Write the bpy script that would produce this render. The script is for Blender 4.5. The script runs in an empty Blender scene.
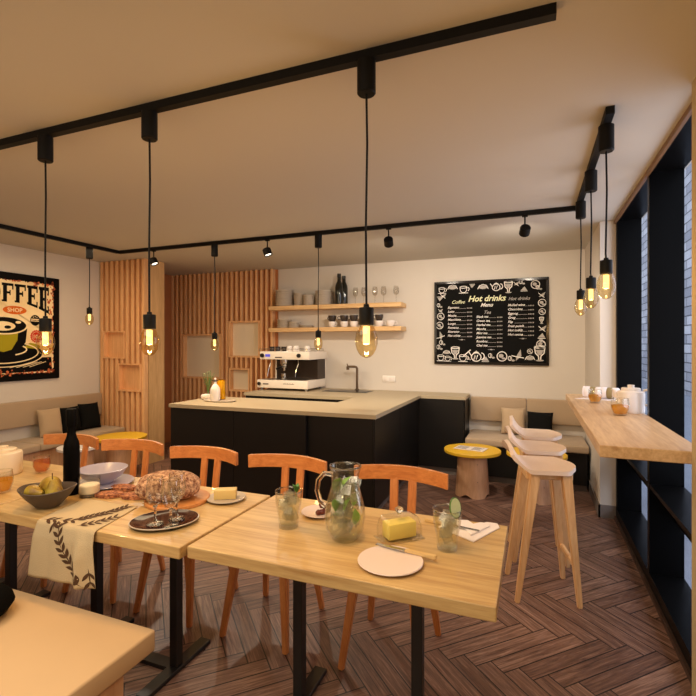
import bpy, bmesh, math, random
from mathutils import Vector, Matrix
R = math.radians
PI = math.pi
SC = bpy.context.scene
COL = SC.collection

# ---------------------------------------------------------------- camera, light, exposure
YAW = math.atan(185 / 467)
cam = bpy.data.cameras.new('camera')
co = bpy.data.objects.new('camera', cam)
COL.objects.link(co)
co.location = (0, 0, 1.5)
co.rotation_euler = (R(90), 0, YAW)
cam.sensor_width = 36
cam.lens = 467 / 696 * 36
cam.shift_y = -4 / 696
cam.clip_start = 0.02
SC.camera = co

SC.view_settings.view_transform = 'Standard'
SC.view_settings.look = 'None'
SC.view_settings.gamma = 1
SC.view_settings.use_curve_mapping = False
SC.view_settings.exposure = 0.0
SC.cycles.use_denoising = True
SC.cycles.max_bounces = 10
SC.cycles.transparent_max_bounces = 24
SC.cycles.sample_clamp_indirect = 4
SC.cycles.caustics_refractive = False
SC.cycles.caustics_reflective = False

world = bpy.data.worlds.new('world')
SC.world = world
world.use_nodes = True
world.node_tree.nodes['Background'].inputs[0].default_value = (.80, .87, 1, 1)
world.node_tree.nodes['Background'].inputs[1].default_value = 1.6


def area(name, loc, rot, size, sizey, power, col):
    l = bpy.data.lights.new(name, 'AREA')
    l.shape = 'RECTANGLE'
    l.size = size
    l.size_y = sizey
    l.energy = power
    l.color = col
    o = bpy.data.objects.new(name, l)
    COL.objects.link(o)
    o.location = loc
    o.rotation_euler = rot
    return o


area('dining_fill', (-1.2, 0.3, 2.5), (0, 0, 0), 2.6, 1.2, 46, (1, .865, .66))  # added fill over the tables; the room has no such fixture
area('room_fill', (-3.5, 3.1, 2.5), (0, 0, 0), 2.2, 1.4, 27, (1, .78, .48))  # unseen warm fill, added to brighten the left side; no fitting there
area('window_daylight', (1.7, 3.4, 1.7), (0, R(90), 0), 2.2, 3.0, 62, (.90, .90, 1))
area('table_fill', (-1.8, -1.6, 1.9), (R(75), 0, R(0)), 3.5, 1.2, 32, (1, .86, .64))  # added soft fill from behind the camera, aimed at the tables

# ---------------------------------------------------------------- materials


def srgb(r, g, b):
    f = lambda c: (c / 255 / 12.92) if c / 255 <= .04045 else ((c / 255 + .055) / 1.055) ** 2.4
    return (f(r), f(g), f(b), 1)


def newmat(name):
    m = bpy.data.materials.new(name)
    m.use_nodes = True
    nt = m.node_tree
    return m, nt, nt.nodes['Principled BSDF']


def N(nt, t, **kw):
    n = nt.nodes.new(t)
    for k, v in kw.items():
        setattr(n, k, v)
    return n


def L(nt, a, b):
    nt.links.new(a, b)


def plain(name, col, rough=.5, metal=0.0, bump=0.0, bscale=40, vary=0.0, vscale=6, spec=.5, coat=0.0, sheen=0.0):
    m, nt, b = newmat(name)
    b.inputs['Base Color'].default_value = col
    b.inputs['Roughness'].default_value = rough
    b.inputs['Metallic'].default_value = metal
    b.inputs['Specular IOR Level'].default_value = spec
    b.inputs['Coat Weight'].default_value = coat
    b.inputs['Sheen Weight'].default_value = sheen
    tc = N(nt, 'ShaderNodeTexCoord')
    nz = N(nt, 'ShaderNodeTexNoise')
    nz.inputs['Scale'].default_value = vscale
    nz.inputs['Detail'].default_value = 4
    L(nt, tc.outputs['Object'], nz.inputs['Vector'])
    if vary:
        mx = N(nt, 'ShaderNodeMix', data_type='RGBA')
        mx.inputs[6].default_value = tuple(c * (1 - vary) for c in col[:3]) + (1,)
        mx.inputs[7].default_value = tuple(min(1, c * (1 + vary)) for c in col[:3]) + (1,)
        L(nt, nz.outputs['Fac'], mx.inputs[0])
        L(nt, mx.outputs[2], b.inputs['Base Color'])
    if bump:
        n2 = N(nt, 'ShaderNodeTexNoise')
        n2.inputs['Scale'].default_value = bscale
        n2.inputs['Detail'].default_value = 5
        L(nt, tc.outputs['Object'], n2.inputs['Vector'])
        bp = N(nt, 'ShaderNodeBump')
        bp.inputs['Strength'].default_value = bump
        bp.inputs['Distance'].default_value = .01
        L(nt, n2.outputs['Fac'], bp.inputs['Height'])
        L(nt, bp.outputs['Normal'], b.inputs['Normal'])
    return m


def wood(name, dark, light, axis=0, scale=1.0, rough=.45, stretch=14, coat=0.0, boards=0.0, contrast=1.0):
    """grain runs along axis (object space)"""
    m, nt, b = newmat(name)
    tc = N(nt, 'ShaderNodeTexCoord')
    oi = N(nt, 'ShaderNodeObjectInfo')
    add = N(nt, 'ShaderNodeVectorMath', operation='ADD')
    sc = N(nt, 'ShaderNodeVectorMath', operation='SCALE')
    comb = N(nt, 'ShaderNodeCombineXYZ')
    for i in range(3):
        L(nt, oi.outputs['Random'], comb.inputs[i])
    L(nt, comb.outputs[0], sc.inputs[0])
    sc.inputs['Scale'].default_value = 7.3
    L(nt, tc.outputs['Object'], add.inputs[0])
    L(nt, sc.outputs[0], add.inputs[1])
    mp = N(nt, 'ShaderNodeMapping')
    s = [stretch * scale] * 3
    s[axis] = scale * 1.1
    mp.inputs['Scale'].default_value = s
    L(nt, add.outputs[0], mp.inputs['Vector'])
    n1 = N(nt, 'ShaderNodeTexNoise')
    n1.inputs['Scale'].default_value = 2.2
    n1.inputs['Detail'].default_value = 6
    n1.inputs['Roughness'].default_value = .62
    n1.inputs['Distortion'].default_value = .6
    L(nt, mp.outputs[0], n1.inputs['Vector'])
    n2 = N(nt, 'ShaderNodeTexNoise')
    n2.inputs['Scale'].default_value = 9
    n2.inputs['Detail'].default_value = 3
    L(nt, mp.outputs[0], n2.inputs['Vector'])
    mm = N(nt, 'ShaderNodeMath', operation='MULTIPLY_ADD')
    L(nt, n2.outputs['Fac'], mm.inputs[0])
    mm.inputs[1].default_value = .35
    L(nt, n1.outputs['Fac'], mm.inputs[2])
    fac = mm.outputs[0]
    if boards:
        sx = N(nt, 'ShaderNodeSeparateXYZ')
        L(nt, tc.outputs['Object'], sx.inputs[0])
        dv = N(nt, 'ShaderNodeMath', operation='DIVIDE')
        L(nt, sx.outputs[1 if axis == 0 else 0], dv.inputs[0])
        dv.inputs[1].default_value = boards
        fl = N(nt, 'ShaderNodeMath', operation='FLOOR')
        L(nt, dv.outputs[0], fl.inputs[0])
        wn = N(nt, 'ShaderNodeTexWhiteNoise', noise_dimensions='1D')
        L(nt, fl.outputs[0], wn.inputs['W'])
        m2 = N(nt, 'ShaderNodeMath', operation='MULTIPLY_ADD')
        L(nt, wn.outputs['Value'], m2.inputs[0])
        m2.inputs[1].default_value = .22
        L(nt, fac, m2.inputs[2])
        fac = m2.outputs[0]
    cr = N(nt, 'ShaderNodeValToRGB')
    mid = .72
    cr.color_ramp.elements[0].position = mid - .3 / contrast
    cr.color_ramp.elements[0].color = dark
    cr.color_ramp.elements[1].position = mid + .18 / contrast
    cr.color_ramp.elements[1].color = light
    L(nt, fac, cr.inputs[0])
    L(nt, cr.outputs[0], b.inputs['Base Color'])
    b.inputs['Roughness'].default_value = rough
    b.inputs['Coat Weight'].default_value = coat
    bp = N(nt, 'ShaderNodeBump')
    bp.inputs['Strength'].default_value = .12
    bp.inputs['Distance'].default_value = .003
    L(nt, fac, bp.inputs['Height'])
    L(nt, bp.outputs[0], b.inputs['Normal'])
    return m


class X:
    """small expression helper over math nodes"""

    def __init__(s, nt, o):
        s.nt, s.o = nt, o

    def op(s, kind, *a):
        n = N(s.nt, 'ShaderNodeMath', operation=kind)
        for i, v in enumerate((s,) + a):
            if isinstance(v, X):
                L(s.nt, v.o, n.inputs[i])
            else:
                n.inputs[i].default_value = v
        return X(s.nt, n.outputs[0])

    def __add__(s, b): return s.op('ADD', b)
    def __sub__(s, b): return s.op('SUBTRACT', b)
    def __mul__(s, b): return s.op('MULTIPLY', b)
    def floor(s): return s.op('FLOOR')
    def fmod(s, b): return s.op('FLOORED_MODULO', b)
    def lt(s, b): return s.op('LESS_THAN', b)
    def mn(s, b): return s.op('MINIMUM', b)


def herringbone():
    m, nt, b = newmat('herringbone_floor')
    tc = N(nt, 'ShaderNodeTexCoord')
    mp = N(nt, 'ShaderNodeMapping')
    mp.inputs['Rotation'].default_value = (0, 0, R(45))
    w = .088
    mp.inputs['Scale'].default_value = (1 / w, 1 / w, 1)
    L(nt, tc.outputs['Object'], mp.inputs[0])
    sp = N(nt, 'ShaderNodeSeparateXYZ')
    L(nt, mp.outputs[0], sp.inputs[0])
    x, y = X(nt, sp.outputs[0]), X(nt, sp.outputs[1])
    n = 6
    i, j = x.floor(), y.floor()
    k = (i - j).fmod(2 * n)
    hz = k.lt(n - .5)
    # along / across coordinates for both orientations
    ah = x - (i - k)
    ch = y - j
    idh = (i - k) * 3.17 + j * 7.31
    k2 = (k * -1) + (2 * n - 1)
    av = y - (j - k2)
    cv = x - i
    idv = (j - k2) * 5.77 + i * 2.93 + 100
    mix = lambda a, c: a * hz + c * ((hz * -1) + 1)
    al, ac, pid = mix(ah, av), mix(ch, cv), mix(idh, idv)
    edge = ac.mn((ac * -1) + 1).mn(al.mn((al * -1) + n))
    gap = edge.lt(.035)
    wn = N(nt, 'ShaderNodeTexWhiteNoise', noise_dimensions='1D')
    L(nt, pid.o, wn.inputs['W'])
    cb = N(nt, 'ShaderNodeCombineXYZ')
    L(nt, (al * .16).o, cb.inputs[0])
    L(nt, (ac * 2.6).o, cb.inputs[1])
    L(nt, (X(nt, wn.outputs['Value']) * 50).o, cb.inputs[2])
    nz = N(nt, 'ShaderNodeTexNoise')
    nz.inputs['Scale'].default_value = 2.6
    nz.inputs['Detail'].default_value = 7
    nz.inputs['Roughness'].default_value = .7
    nz.inputs['Distortion'].default_value = .8
    L(nt, cb.outputs[0], nz.inputs['Vector'])
    f = X(nt, nz.outputs['Fac']) * 1.0 + X(nt, wn.outputs['Value']) * .12 + .08
    cr = N(nt, 'ShaderNodeValToRGB')
    e = cr.color_ramp.elements
    e[0].position = .38
    e[0].color = srgb(58, 38, 32)
    e[1].position = .92
    e[1].color = srgb(182, 146, 126)
    e2 = e.new(.64)
    e2.color = srgb(122, 90, 76)
    L(nt, f.o, cr.inputs[0])
    mx = N(nt, 'ShaderNodeMix', data_type='RGBA')
    L(nt, gap.o, mx.inputs[0])
    L(nt, cr.outputs[0], mx.inputs[6])
    mx.inputs[7].default_value = srgb(30, 18, 14)
    L(nt, mx.outputs[2], b.inputs['Base Color'])
    b.inputs['Roughness'].default_value = .42
    bp = N(nt, 'ShaderNodeBump')
    bp.inputs['Strength'].default_value = .25
    bp.inputs['Distance'].default_value = .003
    L(nt, (f - gap * .6).o, bp.inputs['Height'])
    L(nt, bp.outputs[0], b.inputs['Normal'])
    return m


def glassy(name, tint=(1, 1, 1, 1), refl=1.0, ior=1.45):
    """thin clear glass: see-through with fresnel reflections"""
    m = bpy.data.materials.new(name)
    m.use_nodes = True
    nt = m.node_tree
    nt.nodes.clear()
    out = N(nt, 'ShaderNodeOutputMaterial')
    tr = N(nt, 'ShaderNodeBsdfTransparent')
    tr.inputs[0].default_value = tint
    gl = N(nt, 'ShaderNodeBsdfGlossy')
    gl.inputs['Roughness'].default_value = .03
    lw = N(nt, 'ShaderNodeLayerWeight')
    lw.inputs['Blend'].default_value = .5
    pw = N(nt, 'ShaderNodeMath', operation='POWER')
    pw.inputs[1].default_value = 4.5
    L(nt, lw.outputs['Facing'], pw.inputs[0])
    mu = N(nt, 'ShaderNodeMath', operation='MULTIPLY_ADD')
    mu.inputs[1].default_value = .6 * refl
    mu.inputs[2].default_value = .045 * refl
    L(nt, pw.outputs[0], mu.inputs[0])
    mx = N(nt, 'ShaderNodeMixShader')
    L(nt, mu.outputs[0], mx.inputs[0])
    L(nt, tr.outputs[0], mx.inputs[1])
    L(nt, gl.outputs[0], mx.inputs[2])
    L(nt, mx.outputs[0], out.inputs[0])
    return m


def emit(name, col, s):
    m, nt, b = newmat(name)
    b.inputs['Base Color'].default_value = (0, 0, 0, 1)
    b.inputs['Emission Color'].default_value = col
    b.inputs['Emission Strength'].default_value = s
    return m


def speckled(name, c1, c2, scale=30, rough=.7, bump=.6, lo=.42, hi=.62):
    m, nt, b = newmat(name)
    tc = N(nt, 'ShaderNodeTexCoord')
    nz = N(nt, 'ShaderNodeTexNoise')
    nz.inputs['Scale'].default_value = scale
    nz.inputs['Detail'].default_value = 5
    nz.inputs['Roughness'].default_value = .65
    L(nt, tc.outputs['Object'], nz.inputs['Vector'])
    cr = N(nt, 'ShaderNodeValToRGB')
    cr.color_ramp.elements[0].position = lo
    cr.color_ramp.elements[0].color = c1
    cr.color_ramp.elements[1].position = hi
    cr.color_ramp.elements[1].color = c2
    L(nt, nz.outputs['Fac'], cr.inputs[0])
    L(nt, cr.outputs[0], b.inputs['Base Color'])
    b.inputs['Roughness'].default_value = rough
    bp = N(nt, 'ShaderNodeBump')
    bp.inputs['Strength'].default_value = bump
    bp.inputs['Distance'].default_value = .004
    L(nt, nz.outputs['Fac'], bp.inputs['Height'])
    L(nt, bp.outputs[0], b.inputs['Normal'])
    return m


M = {}
M['wall'] = plain('wall_plaster', srgb(212, 204, 194), .85, bump=.05, bscale=60, vary=.02)
M['niche'] = plain('beige_niche_board', srgb(232, 218, 194), .8)
M['ceiling'] = plain('ceiling_paint', srgb(192, 187, 178), .9, vary=.02, vscale=1)
M['pier'] = plain('rough_plaster', srgb(186, 166, 128), .85, bump=.35, bscale=55, vary=.05, vscale=30)  # golden light on the plaster is put into this base colour
M['floor'] = herringbone()
M['oak'] = wood('light_oak_top', srgb(166, 126, 76), srgb(208, 177, 122), 0, 1, .38, 16, coat=.1, boards=.11)
M['oak_y'] = wood('bar_oak', srgb(178, 138, 96), srgb(220, 188, 146), 1, 1, .4, 16, boards=.1)
M['oak_edge'] = wood('oak_edge', srgb(150, 112, 76), srgb(206, 168, 122), 0, 1, .5, 20)
M['cherry'] = wood('orange_wood', srgb(190, 112, 58), srgb(226, 152, 88), 0, 1.5, .38, 12, coat=.15)
M['cherry_z'] = wood('orange_wood_upright', srgb(190, 112, 58), srgb(226, 152, 88), 2, 1.5, .38, 12, coat=.15)
M['slat'] = wood('slat_wood', srgb(214, 158, 108), srgb(244, 196, 144), 2, 1.3, .5, 12)
M['slatback'] = plain('slat_backing', srgb(176, 112, 66), .7, vary=.08)
M['post'] = wood('pale_pine', srgb(196, 154, 104), srgb(228, 190, 138), 2, .8, .55, 10)
M['ply'] = wood('plywood', srgb(188, 142, 106), srgb(222, 180, 144), 2, .8, .5, 8)
M['stoolwood'] = wood('beech', srgb(210, 160, 108), srgb(238, 198, 148), 2, 1.2, .4, 12)
M['shelf'] = wood('shelf_pine', srgb(204, 160, 104), srgb(238, 202, 150), 0, 1, .45, 16)
M['worktop'] = plain('worktop_laminate', srgb(176, 160, 132), .45, vary=.05, vscale=3)
M['black'] = plain('matt_black', srgb(26, 24, 23), .42, vary=.1)
M['cabinet'] = plain('cabinet_black', srgb(24, 22, 21), .38, vary=.12, vscale=2, spec=.3)
M['frame'] = plain('dark_window_frame', srgb(9, 9, 10), .3, spec=.06)
M['blacksatin'] = plain('satin_black', srgb(18, 17, 17), .3)
M['track'] = plain('black_track', srgb(12, 10, 9), .6, spec=.2)
M['fabric'] = plain('beige_upholstery', srgb(176, 152, 124), .9, bump=.3, bscale=220, vary=.04, sheen=.2)
M['fabric2'] = plain('beige_cushion', srgb(186, 160, 128), .95, bump=.4, bscale=180, vary=.06, sheen=.2)
M['blackfab'] = plain('black_cushion', srgb(19, 19, 19), .9, bump=.4, bscale=180, vary=.1, spec=.1)
M['yellow'] = plain('yellow_laminate', srgb(222, 176, 40), .4, vary=.03)
M['white'] = plain('white_ceramic', srgb(236, 228, 222), .22, vary=.02)
M['bluewhite'] = plain('lilac_ceramic', srgb(176, 170, 188), .3, vary=.03)
M['greyplate'] = plain('grey_ceramic', srgb(184, 172, 158), .35, vary=.05)
M['pinkwhite'] = plain('blush_ceramic', srgb(226, 208, 200), .3, vary=.02)
M['seat'] = plain('blush_seat_shell', srgb(238, 214, 194), .45, vary=.02)
M['machine'] = plain('cream_enamel', srgb(236, 226, 212), .25)
M['chrome'] = plain('chrome', srgb(200, 196, 190), .15, metal=1)
M['steel'] = plain('brushed_steel', srgb(150, 146, 140), .35, metal=1)
M['bronze'] = plain('bronze_tap', srgb(110, 92, 74), .3, metal=1)
M['darkglass'] = plain('dark_bottle_glass', srgb(14, 16, 12), .1, coat=.3)
M['smoked'] = plain('smoked_glass', srgb(58, 50, 46), .12)
M['bottle'] = plain('matt_black_bottle', srgb(6, 5, 5), .5, spec=.05)
def solid_glass(name, col=(1, 1, 1, 1), ior=1.45):
    m = bpy.data.materials.new(name); m.use_nodes = True; nt = m.node_tree; nt.nodes.clear()
    out = N(nt, 'ShaderNodeOutputMaterial'); g = N(nt, 'ShaderNodeBsdfGlass')
    g.inputs['Color'].default_value = col; g.inputs['IOR'].default_value = ior; g.inputs['Roughness'].default_value = .02
    L(nt, g.outputs[0], out.inputs[0]); return m
def liquid(name, tint, body, amt, refl=.6):
    m = glassy(name, tint, refl); nt = m.node_tree
    out = [n for n in nt.nodes if n.type == 'OUTPUT_MATERIAL'][0]; src = out.inputs[0].links[0].from_socket
    tl = N(nt, 'ShaderNodeBsdfTranslucent'); tl.inputs[0].default_value = body
    df = N(nt, 'ShaderNodeBsdfDiffuse'); df.inputs[0].default_value = body
    a = N(nt, 'ShaderNodeMixShader'); a.inputs[0].default_value = .5; L(nt, tl.outputs[0], a.inputs[1]); L(nt, df.outputs[0], a.inputs[2])
    mx = N(nt, 'ShaderNodeMixShader'); mx.inputs[0].default_value = amt
    L(nt, src, mx.inputs[1]); L(nt, a.outputs[0], mx.inputs[2]); L(nt, mx.outputs[0], out.inputs[0]); return m
M['solid'] = solid_glass('solid_clear_glass', (.98, .98, .96, 1))
M['glass'] = glassy('clear_glass', (.975, .975, .96, 1), 1.5)
M['glassfaint'] = glassy('stem_glass', (.93, .92, .9, 1), 1.2)
M['windowglass'] = glassy('window_glass', (.96, .98, 1, 1), .5)
M['amber'] = glassy('amber_bulb_glass', (.88, .77, .54, 1), 1.3)
M['filament'] = emit('filament', (1, .66, .24, 1), 3.2)
M['tip'] = emit('filament_tip', (1, .62, .22, 1), 2.5)
M['spotlens'] = emit('spot_lens', (1, .86, .66, 1), 3)
M['tea'] = liquid('amber_tea', (.98, .80, .34, 1), srgb(232, 164, 40), .4)
M['redtea'] = liquid('red_tea', (.97, .70, .36, 1), srgb(214, 112, 44), .4)
M['lemonade'] = liquid('pale_lemonade', (.985, .98, .90, 1), srgb(236, 222, 150), .07)
M['ice'] = liquid('ice', (.97, .98, .97, 1), srgb(244, 238, 214), .09, 3.2)
M['leaf'] = plain('mint_green', srgb(78, 128, 52), .5, vary=.25, vscale=30)
M['mint'] = plain('bright_mint', srgb(122, 176, 70), .4, vary=.3, vscale=30)
M['lime'] = plain('cucumber_flesh', srgb(212, 228, 184), .5, vary=.12, vscale=60)
M['limeskin'] = plain('cucumber_skin', srgb(72, 120, 50), .5)
M['oil'] = glassy('yellow_bottle_glass', (.97, .80, .2, 1), 1.0)
M['butter'] = plain('butter', srgb(238, 214, 110), .5, vary=.02)
M['butter2'] = plain('pale_butter', srgb(214, 186, 120), .5, vary=.02)
M['bread'] = speckled('flour_crust', srgb(98, 48, 28), srgb(222, 180, 144), 56, .85, .9, .38, .68)
M['cracker'] = speckled('seeded_cracker', srgb(98, 40, 26), srgb(206, 138, 92), 70, .8, .9, .4, .62)
M['board'] = wood('board_wood', srgb(186, 116, 58), srgb(214, 150, 88), 0, 2, .45, 8)
M['platter'] = plain('dark_glossy_platter', srgb(52, 26, 20), .12, coat=.4)
M['grape'] = plain('dark_grape', srgb(26, 20, 20), .16, vary=.3, vscale=30, coat=.4)
M['berry'] = plain('dark_red_berry', srgb(92, 34, 18), .25, vary=.4, vscale=40)
M['pear'] = speckled('pear_skin', srgb(116, 80, 24), srgb(176, 152, 50), 9, .45, .05, .35, .6)
M['stemwood'] = plain('stem', srgb(84, 56, 30), .7)
M['bowl'] = plain('dark_stoneware', srgb(78, 66, 58), .5, vary=.1, vscale=30)
M['linen'] = plain('linen', srgb(194, 174, 140), .95, bump=.4, bscale=300, vary=.05, vscale=20)
M['leafprint'] = plain('leaf_print', srgb(74, 48, 26), .9)
M['napkin'] = plain('white_napkin', srgb(240, 232, 232), .9, bump=.1)
M['knifewood'] = plain('pale_handle', srgb(214, 182, 126), .5)
M['candle'] = plain('candle_wax', srgb(240, 226, 200), .5)
M['paper'] = plain('magazine_paper', srgb(222, 210, 200), .6, vary=.15, vscale=14)
M['ink'] = plain('dark_print', srgb(70, 60, 58), .6)
M['chalk'] = plain('chalk_white', srgb(238, 234, 228), .8)
M['chalky'] = plain('chalk_yellow', srgb(232, 232, 190), .8)
M['chalkgrey'] = plain('chalk_grey', srgb(176, 170, 164), .8)
M['boardblack'] = plain('chalkboard', srgb(11, 10, 9), .75, vary=.25, vscale=3, spec=.12)
M['posterblack'] = plain('poster_black', srgb(12, 10, 9), .5, spec=.08)
M['cream'] = speckled('poster_cream', srgb(240, 212, 158), srgb(252, 230, 184), 5, .6, 0, .35, .6)
M['olive'] = plain('poster_olive', srgb(164, 152, 34), .6, spec=.08)
M['porange'] = plain('poster_orange', srgb(212, 102, 34), .6, spec=.08)
M['pred'] = plain('poster_red', srgb(200, 52, 34), .6, spec=.08)
M['rust'] = speckled('poster_rust', srgb(120, 34, 14), srgb(224, 120, 66), 30, .7, 0, .4, .6)
M['blue'] = emit('blue_display', (.16, .14, .9, 1), .7)
M['socketplate'] = plain('white_plastic', srgb(238, 232, 226), .4)
M['skirting'] = plain('grey_skirting', srgb(120, 112, 108), .6)
M['stone'] = None

# ---------------------------------------------------------------- mesh helpers


def box(bm, x0, x1, y0, y1, z0, z1, bev=0.0, seg=2, mat=0):
    r = bmesh.ops.create_cube(bm, size=1)
    vs = r['verts']
    for v in vs:
        v.co = Vector(((x0 + x1) / 2 + v.co.x * (x1 - x0), (y0 + y1) / 2 + v.co.y * (y1 - y0), (z0 + z1) / 2 + v.co.z * (z1 - z0)))
    fs = set(f for v in vs for f in v.link_faces)
    for f in fs:
        f.material_index = mat
    if bev > 0:
        es = list(set(e for v in vs for e in v.link_edges))
        bmesh.ops.bevel(bm, geom=es, offset=bev, segments=seg, affect='EDGES', profile=.5)
    return vs


def lathe(bm, prof, loc=(0, 0, 0), seg=28, sx=1.0, sy=1.0, cap=True, rot=None):
    """prof = [(r, z)...]"""
    rings = []
    for r, z in prof:
        if r < 1e-5:
            p = Vector((0, 0, z))
            if rot: p = rot @ p
            rings.append([bm.verts.new(p + Vector(loc))])
        else:
            ring = []
            for i in range(seg):
                a = 2 * PI * i / seg
                p = Vector((r * math.cos(a) * sx, r * math.sin(a) * sy, z))
                if rot: p = rot @ p
                ring.append(bm.verts.new(p + Vector(loc)))
            rings.append(ring)
    for a, b in zip(rings, rings[1:]):
        if len(a) == 1 and len(b) == 1:
            continue
        for i in range(seg):
            j = (i + 1) % seg
            if len(a) == 1:
                bm.faces.new((a[0], b[j], b[i]))
            elif len(b) == 1:
                bm.faces.new((a[i], a[j], b[0]))
            else:
                bm.faces.new((a[i], a[j], b[j], b[i]))
    if cap:
        if len(rings[0]) > 1: bm.faces.new(list(reversed(rings[0])))
        if len(rings[-1]) > 1: bm.faces.new(rings[-1])
    return rings


def tube(bm, pts, r, seg=10, cap=True):
    """tube along points, r number or list"""
    pts = [Vector(p) for p in pts]
    n = len(pts)
    rs = r if isinstance(r, (list, tuple)) else [r] * n
    prev = None
    rings = []
    for i, p in enumerate(pts):
        t = (pts[min(i + 1, n - 1)] - pts[max(i - 1, 0)]).normalized()
        if prev is None:
            up = Vector((0, 0, 1)) if abs(t.z) < .9 else Vector((1, 0, 0))
            u = t.cross(up).normalized()
        else:
            u = (prev - t * prev.dot(t)).normalized()
        prev = u
        v = t.cross(u)
        rings.append([bm.verts.new(p + (u * math.cos(2 * PI * k / seg) + v * math.sin(2 * PI * k / seg)) * rs[i]) for k in range(seg)])
    for a, b in zip(rings, rings[1:]):
        for i in range(seg):
            j = (i + 1) % seg
            bm.faces.new((a[i], a[j], b[j], b[i]))
    if cap:
        bm.faces.new(list(reversed(rings[0])))
        bm.faces.new(rings[-1])


def bar(bm, p0, p1, w0, d0, w1=None, d1=None, up=(0, 1, 0)):
    """tapered rectangular bar from p0 to p1; w along x-ish, d along up-ish"""
    p0, p1 = Vector(p0), Vector(p1)
    w1 = w0 if w1 is None else w1
    d1 = d0 if d1 is None else d1
    t = (p1 - p0).normalized()
    u = t.cross(Vector(up)).normalized()
    v = u.cross(t).normalized()
    r = []
    for p, w, d in ((p0, w0, d0), (p1, w1, d1)):
        r.append([bm.verts.new(p + u * a * w / 2 + v * b * d / 2) for a, b in ((-1, -1), (1, -1), (1, 1), (-1, 1))])
    a, b = r
    fs = [bm.faces.new((a[i], a[(i + 1) % 4], b[(i + 1) % 4], b[i])) for i in range(4)]
    fs.append(bm.faces.new(list(reversed(a))))
    fs.append(bm.faces.new(b))
    es = list(set(e for f in fs for e in f.edges))
    bmesh.ops.bevel(bm, geom=es, offset=min(w0, d0, w1, d1) * .18, segments=2, affect='EDGES')


def prism(bm, poly, z0, z1, bev=0.0, xf=None):
    """extrude 2D polygon (x,y) between z0 and z1; xf maps Vector -> Vector"""
    xf = xf or (lambda v: v)
    a = [bm.verts.new(xf(Vector((x, y, z0)))) for x, y in poly]
    b = [bm.verts.new(xf(Vector((x, y, z1)))) for x, y in poly]
    n = len(poly)
    fs = [bm.faces.new((a[i], a[(i + 1) % n], b[(i + 1) % n], b[i])) for i in range(n)]
    f0 = bm.faces.new(list(reversed(a)))
    f1 = bm.faces.new(b)
    if bev:
        es = list(f0.edges) + list(f1.edges)
        bmesh.ops.bevel(bm, geom=es, offset=bev, segments=2, affect='EDGES')


def BM():
    return bmesh.new()


def obj(name, bm, mat, parent=None, smooth=True, loc=(0, 0, 0), angle=35):
    bmesh.ops.recalc_face_normals(bm, faces=bm.faces)
    me = bpy.data.meshes.new(name)
    bm.to_mesh(me)
    bm.free()
    for m in (mat if isinstance(mat, (list, tuple)) else [mat]):
        me.materials.append(m)
    if smooth:
        for p in me.polygons:
            p.use_smooth = True
        me.set_sharp_from_angle(angle=R(angle))
    o = bpy.data.objects.new(name, me)
    COL.objects.link(o)
    o.location = loc
    if parent:
        o.parent = parent
    return o


def tag(o, label=None, cat=None, group=None, kind=None):
    if label: o['label'] = label
    if cat: o['category'] = cat
    if group: o['group'] = group
    if kind: o['kind'] = kind
    return o


def thing(name, label, cat, loc=(0, 0, 0), rotz=0, group=None):
    o = bpy.data.objects.new(name, None)
    o.empty_display_size = .1
    COL.objects.link(o)
    o.location = loc
    o.rotation_euler = (0, 0, rotz)
    return tag(o, label, cat, group)


def struct(name, bm, mat, label=None, cat=None, parent=None, smooth=False):
    o = obj(name, bm, mat, parent, smooth)
    if not parent:
        o['kind'] = 'structure'
        if label: o['label'] = label
        if cat: o['category'] = cat
    return o


def kids(o):
    return [c for c in COL.objects if c.parent == o]


def dup(root, loc, rotz=None, label=None, group=None):
    r = root.copy()
    COL.objects.link(r)
    r.location = loc
    if rotz is not None: r.rotation_euler = (0, 0, rotz)
    if label: r['label'] = label
    if group: r['group'] = group
    for ch in kids(root):
        c = ch.copy()
        COL.objects.link(c)
        c.parent = r
        for g in kids(ch):
            d = g.copy()
            COL.objects.link(d)
            d.parent = c
    return r


def text_mesh(name, body, size, mat, parent, xf, shear=0.0, bold=0.0, align='LEFT', sx=1.0):
    """flat lettering as a mesh; xf maps local (x, y) on the sign to 3D"""
    cu = bpy.data.curves.new(name, 'FONT')
    cu.body = body
    cu.size = size
    cu.shear = shear
    cu.offset = bold
    cu.align_x = align
    cu.resolution_u = 3
    t = bpy.data.objects.new(name, cu)
    COL.objects.link(t)
    dg = bpy.context.evaluated_depsgraph_get()
    me = bpy.data.meshes.new_from_object(t.evaluated_get(dg))
    bpy.data.objects.remove(t)
    bpy.data.curves.remove(cu)
    for v in me.vertices:
        v.co = xf(v.co.x * sx, v.co.y)
    return me


def strokes_into(bm, pts, w, xf, mat=0, closed=False):
    """flat ribbon along 2D pts"""
    pts = [Vector((p[0], p[1])) for p in pts]
    if closed: pts.append(pts[0].copy())
    n = len(pts)
    pr = None
    for i, p in enumerate(pts):
        t = pts[min(i + 1, n - 1)] - pts[max(i - 1, 0)]
        if closed and i in (0, n - 1): t = pts[1] - pts[n - 2]
        if t.length < 1e-6: t = Vector((1, 0))
        t.normalize()
        nn = Vector((-t.y, t.x)) * w / 2
        cur = (bm.verts.new(xf(p.x + nn.x, p.y + nn.y)), bm.verts.new(xf(p.x - nn.x, p.y - nn.y)))
        if pr:
            f = bm.faces.new((pr[0], pr[1], cur[1], cur[0]))
            f.material_index = mat
        pr = cur


def fill_into(bm, pts, xf, mat=0):
    f = bm.faces.new([bm.verts.new(xf(x, y)) for x, y in pts])
    f.material_index = mat
    return f


def ell(cx, cy, rx, ry, n=24, a0=0, a1=360):
    k = n if a1 - a0 >= 360 else n + 1
    return [(cx + rx * math.cos(R(a0 + (a1 - a0) * i / n)), cy + ry * math.sin(R(a0 + (a1 - a0) * i / n))) for i in range(k)]


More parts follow.
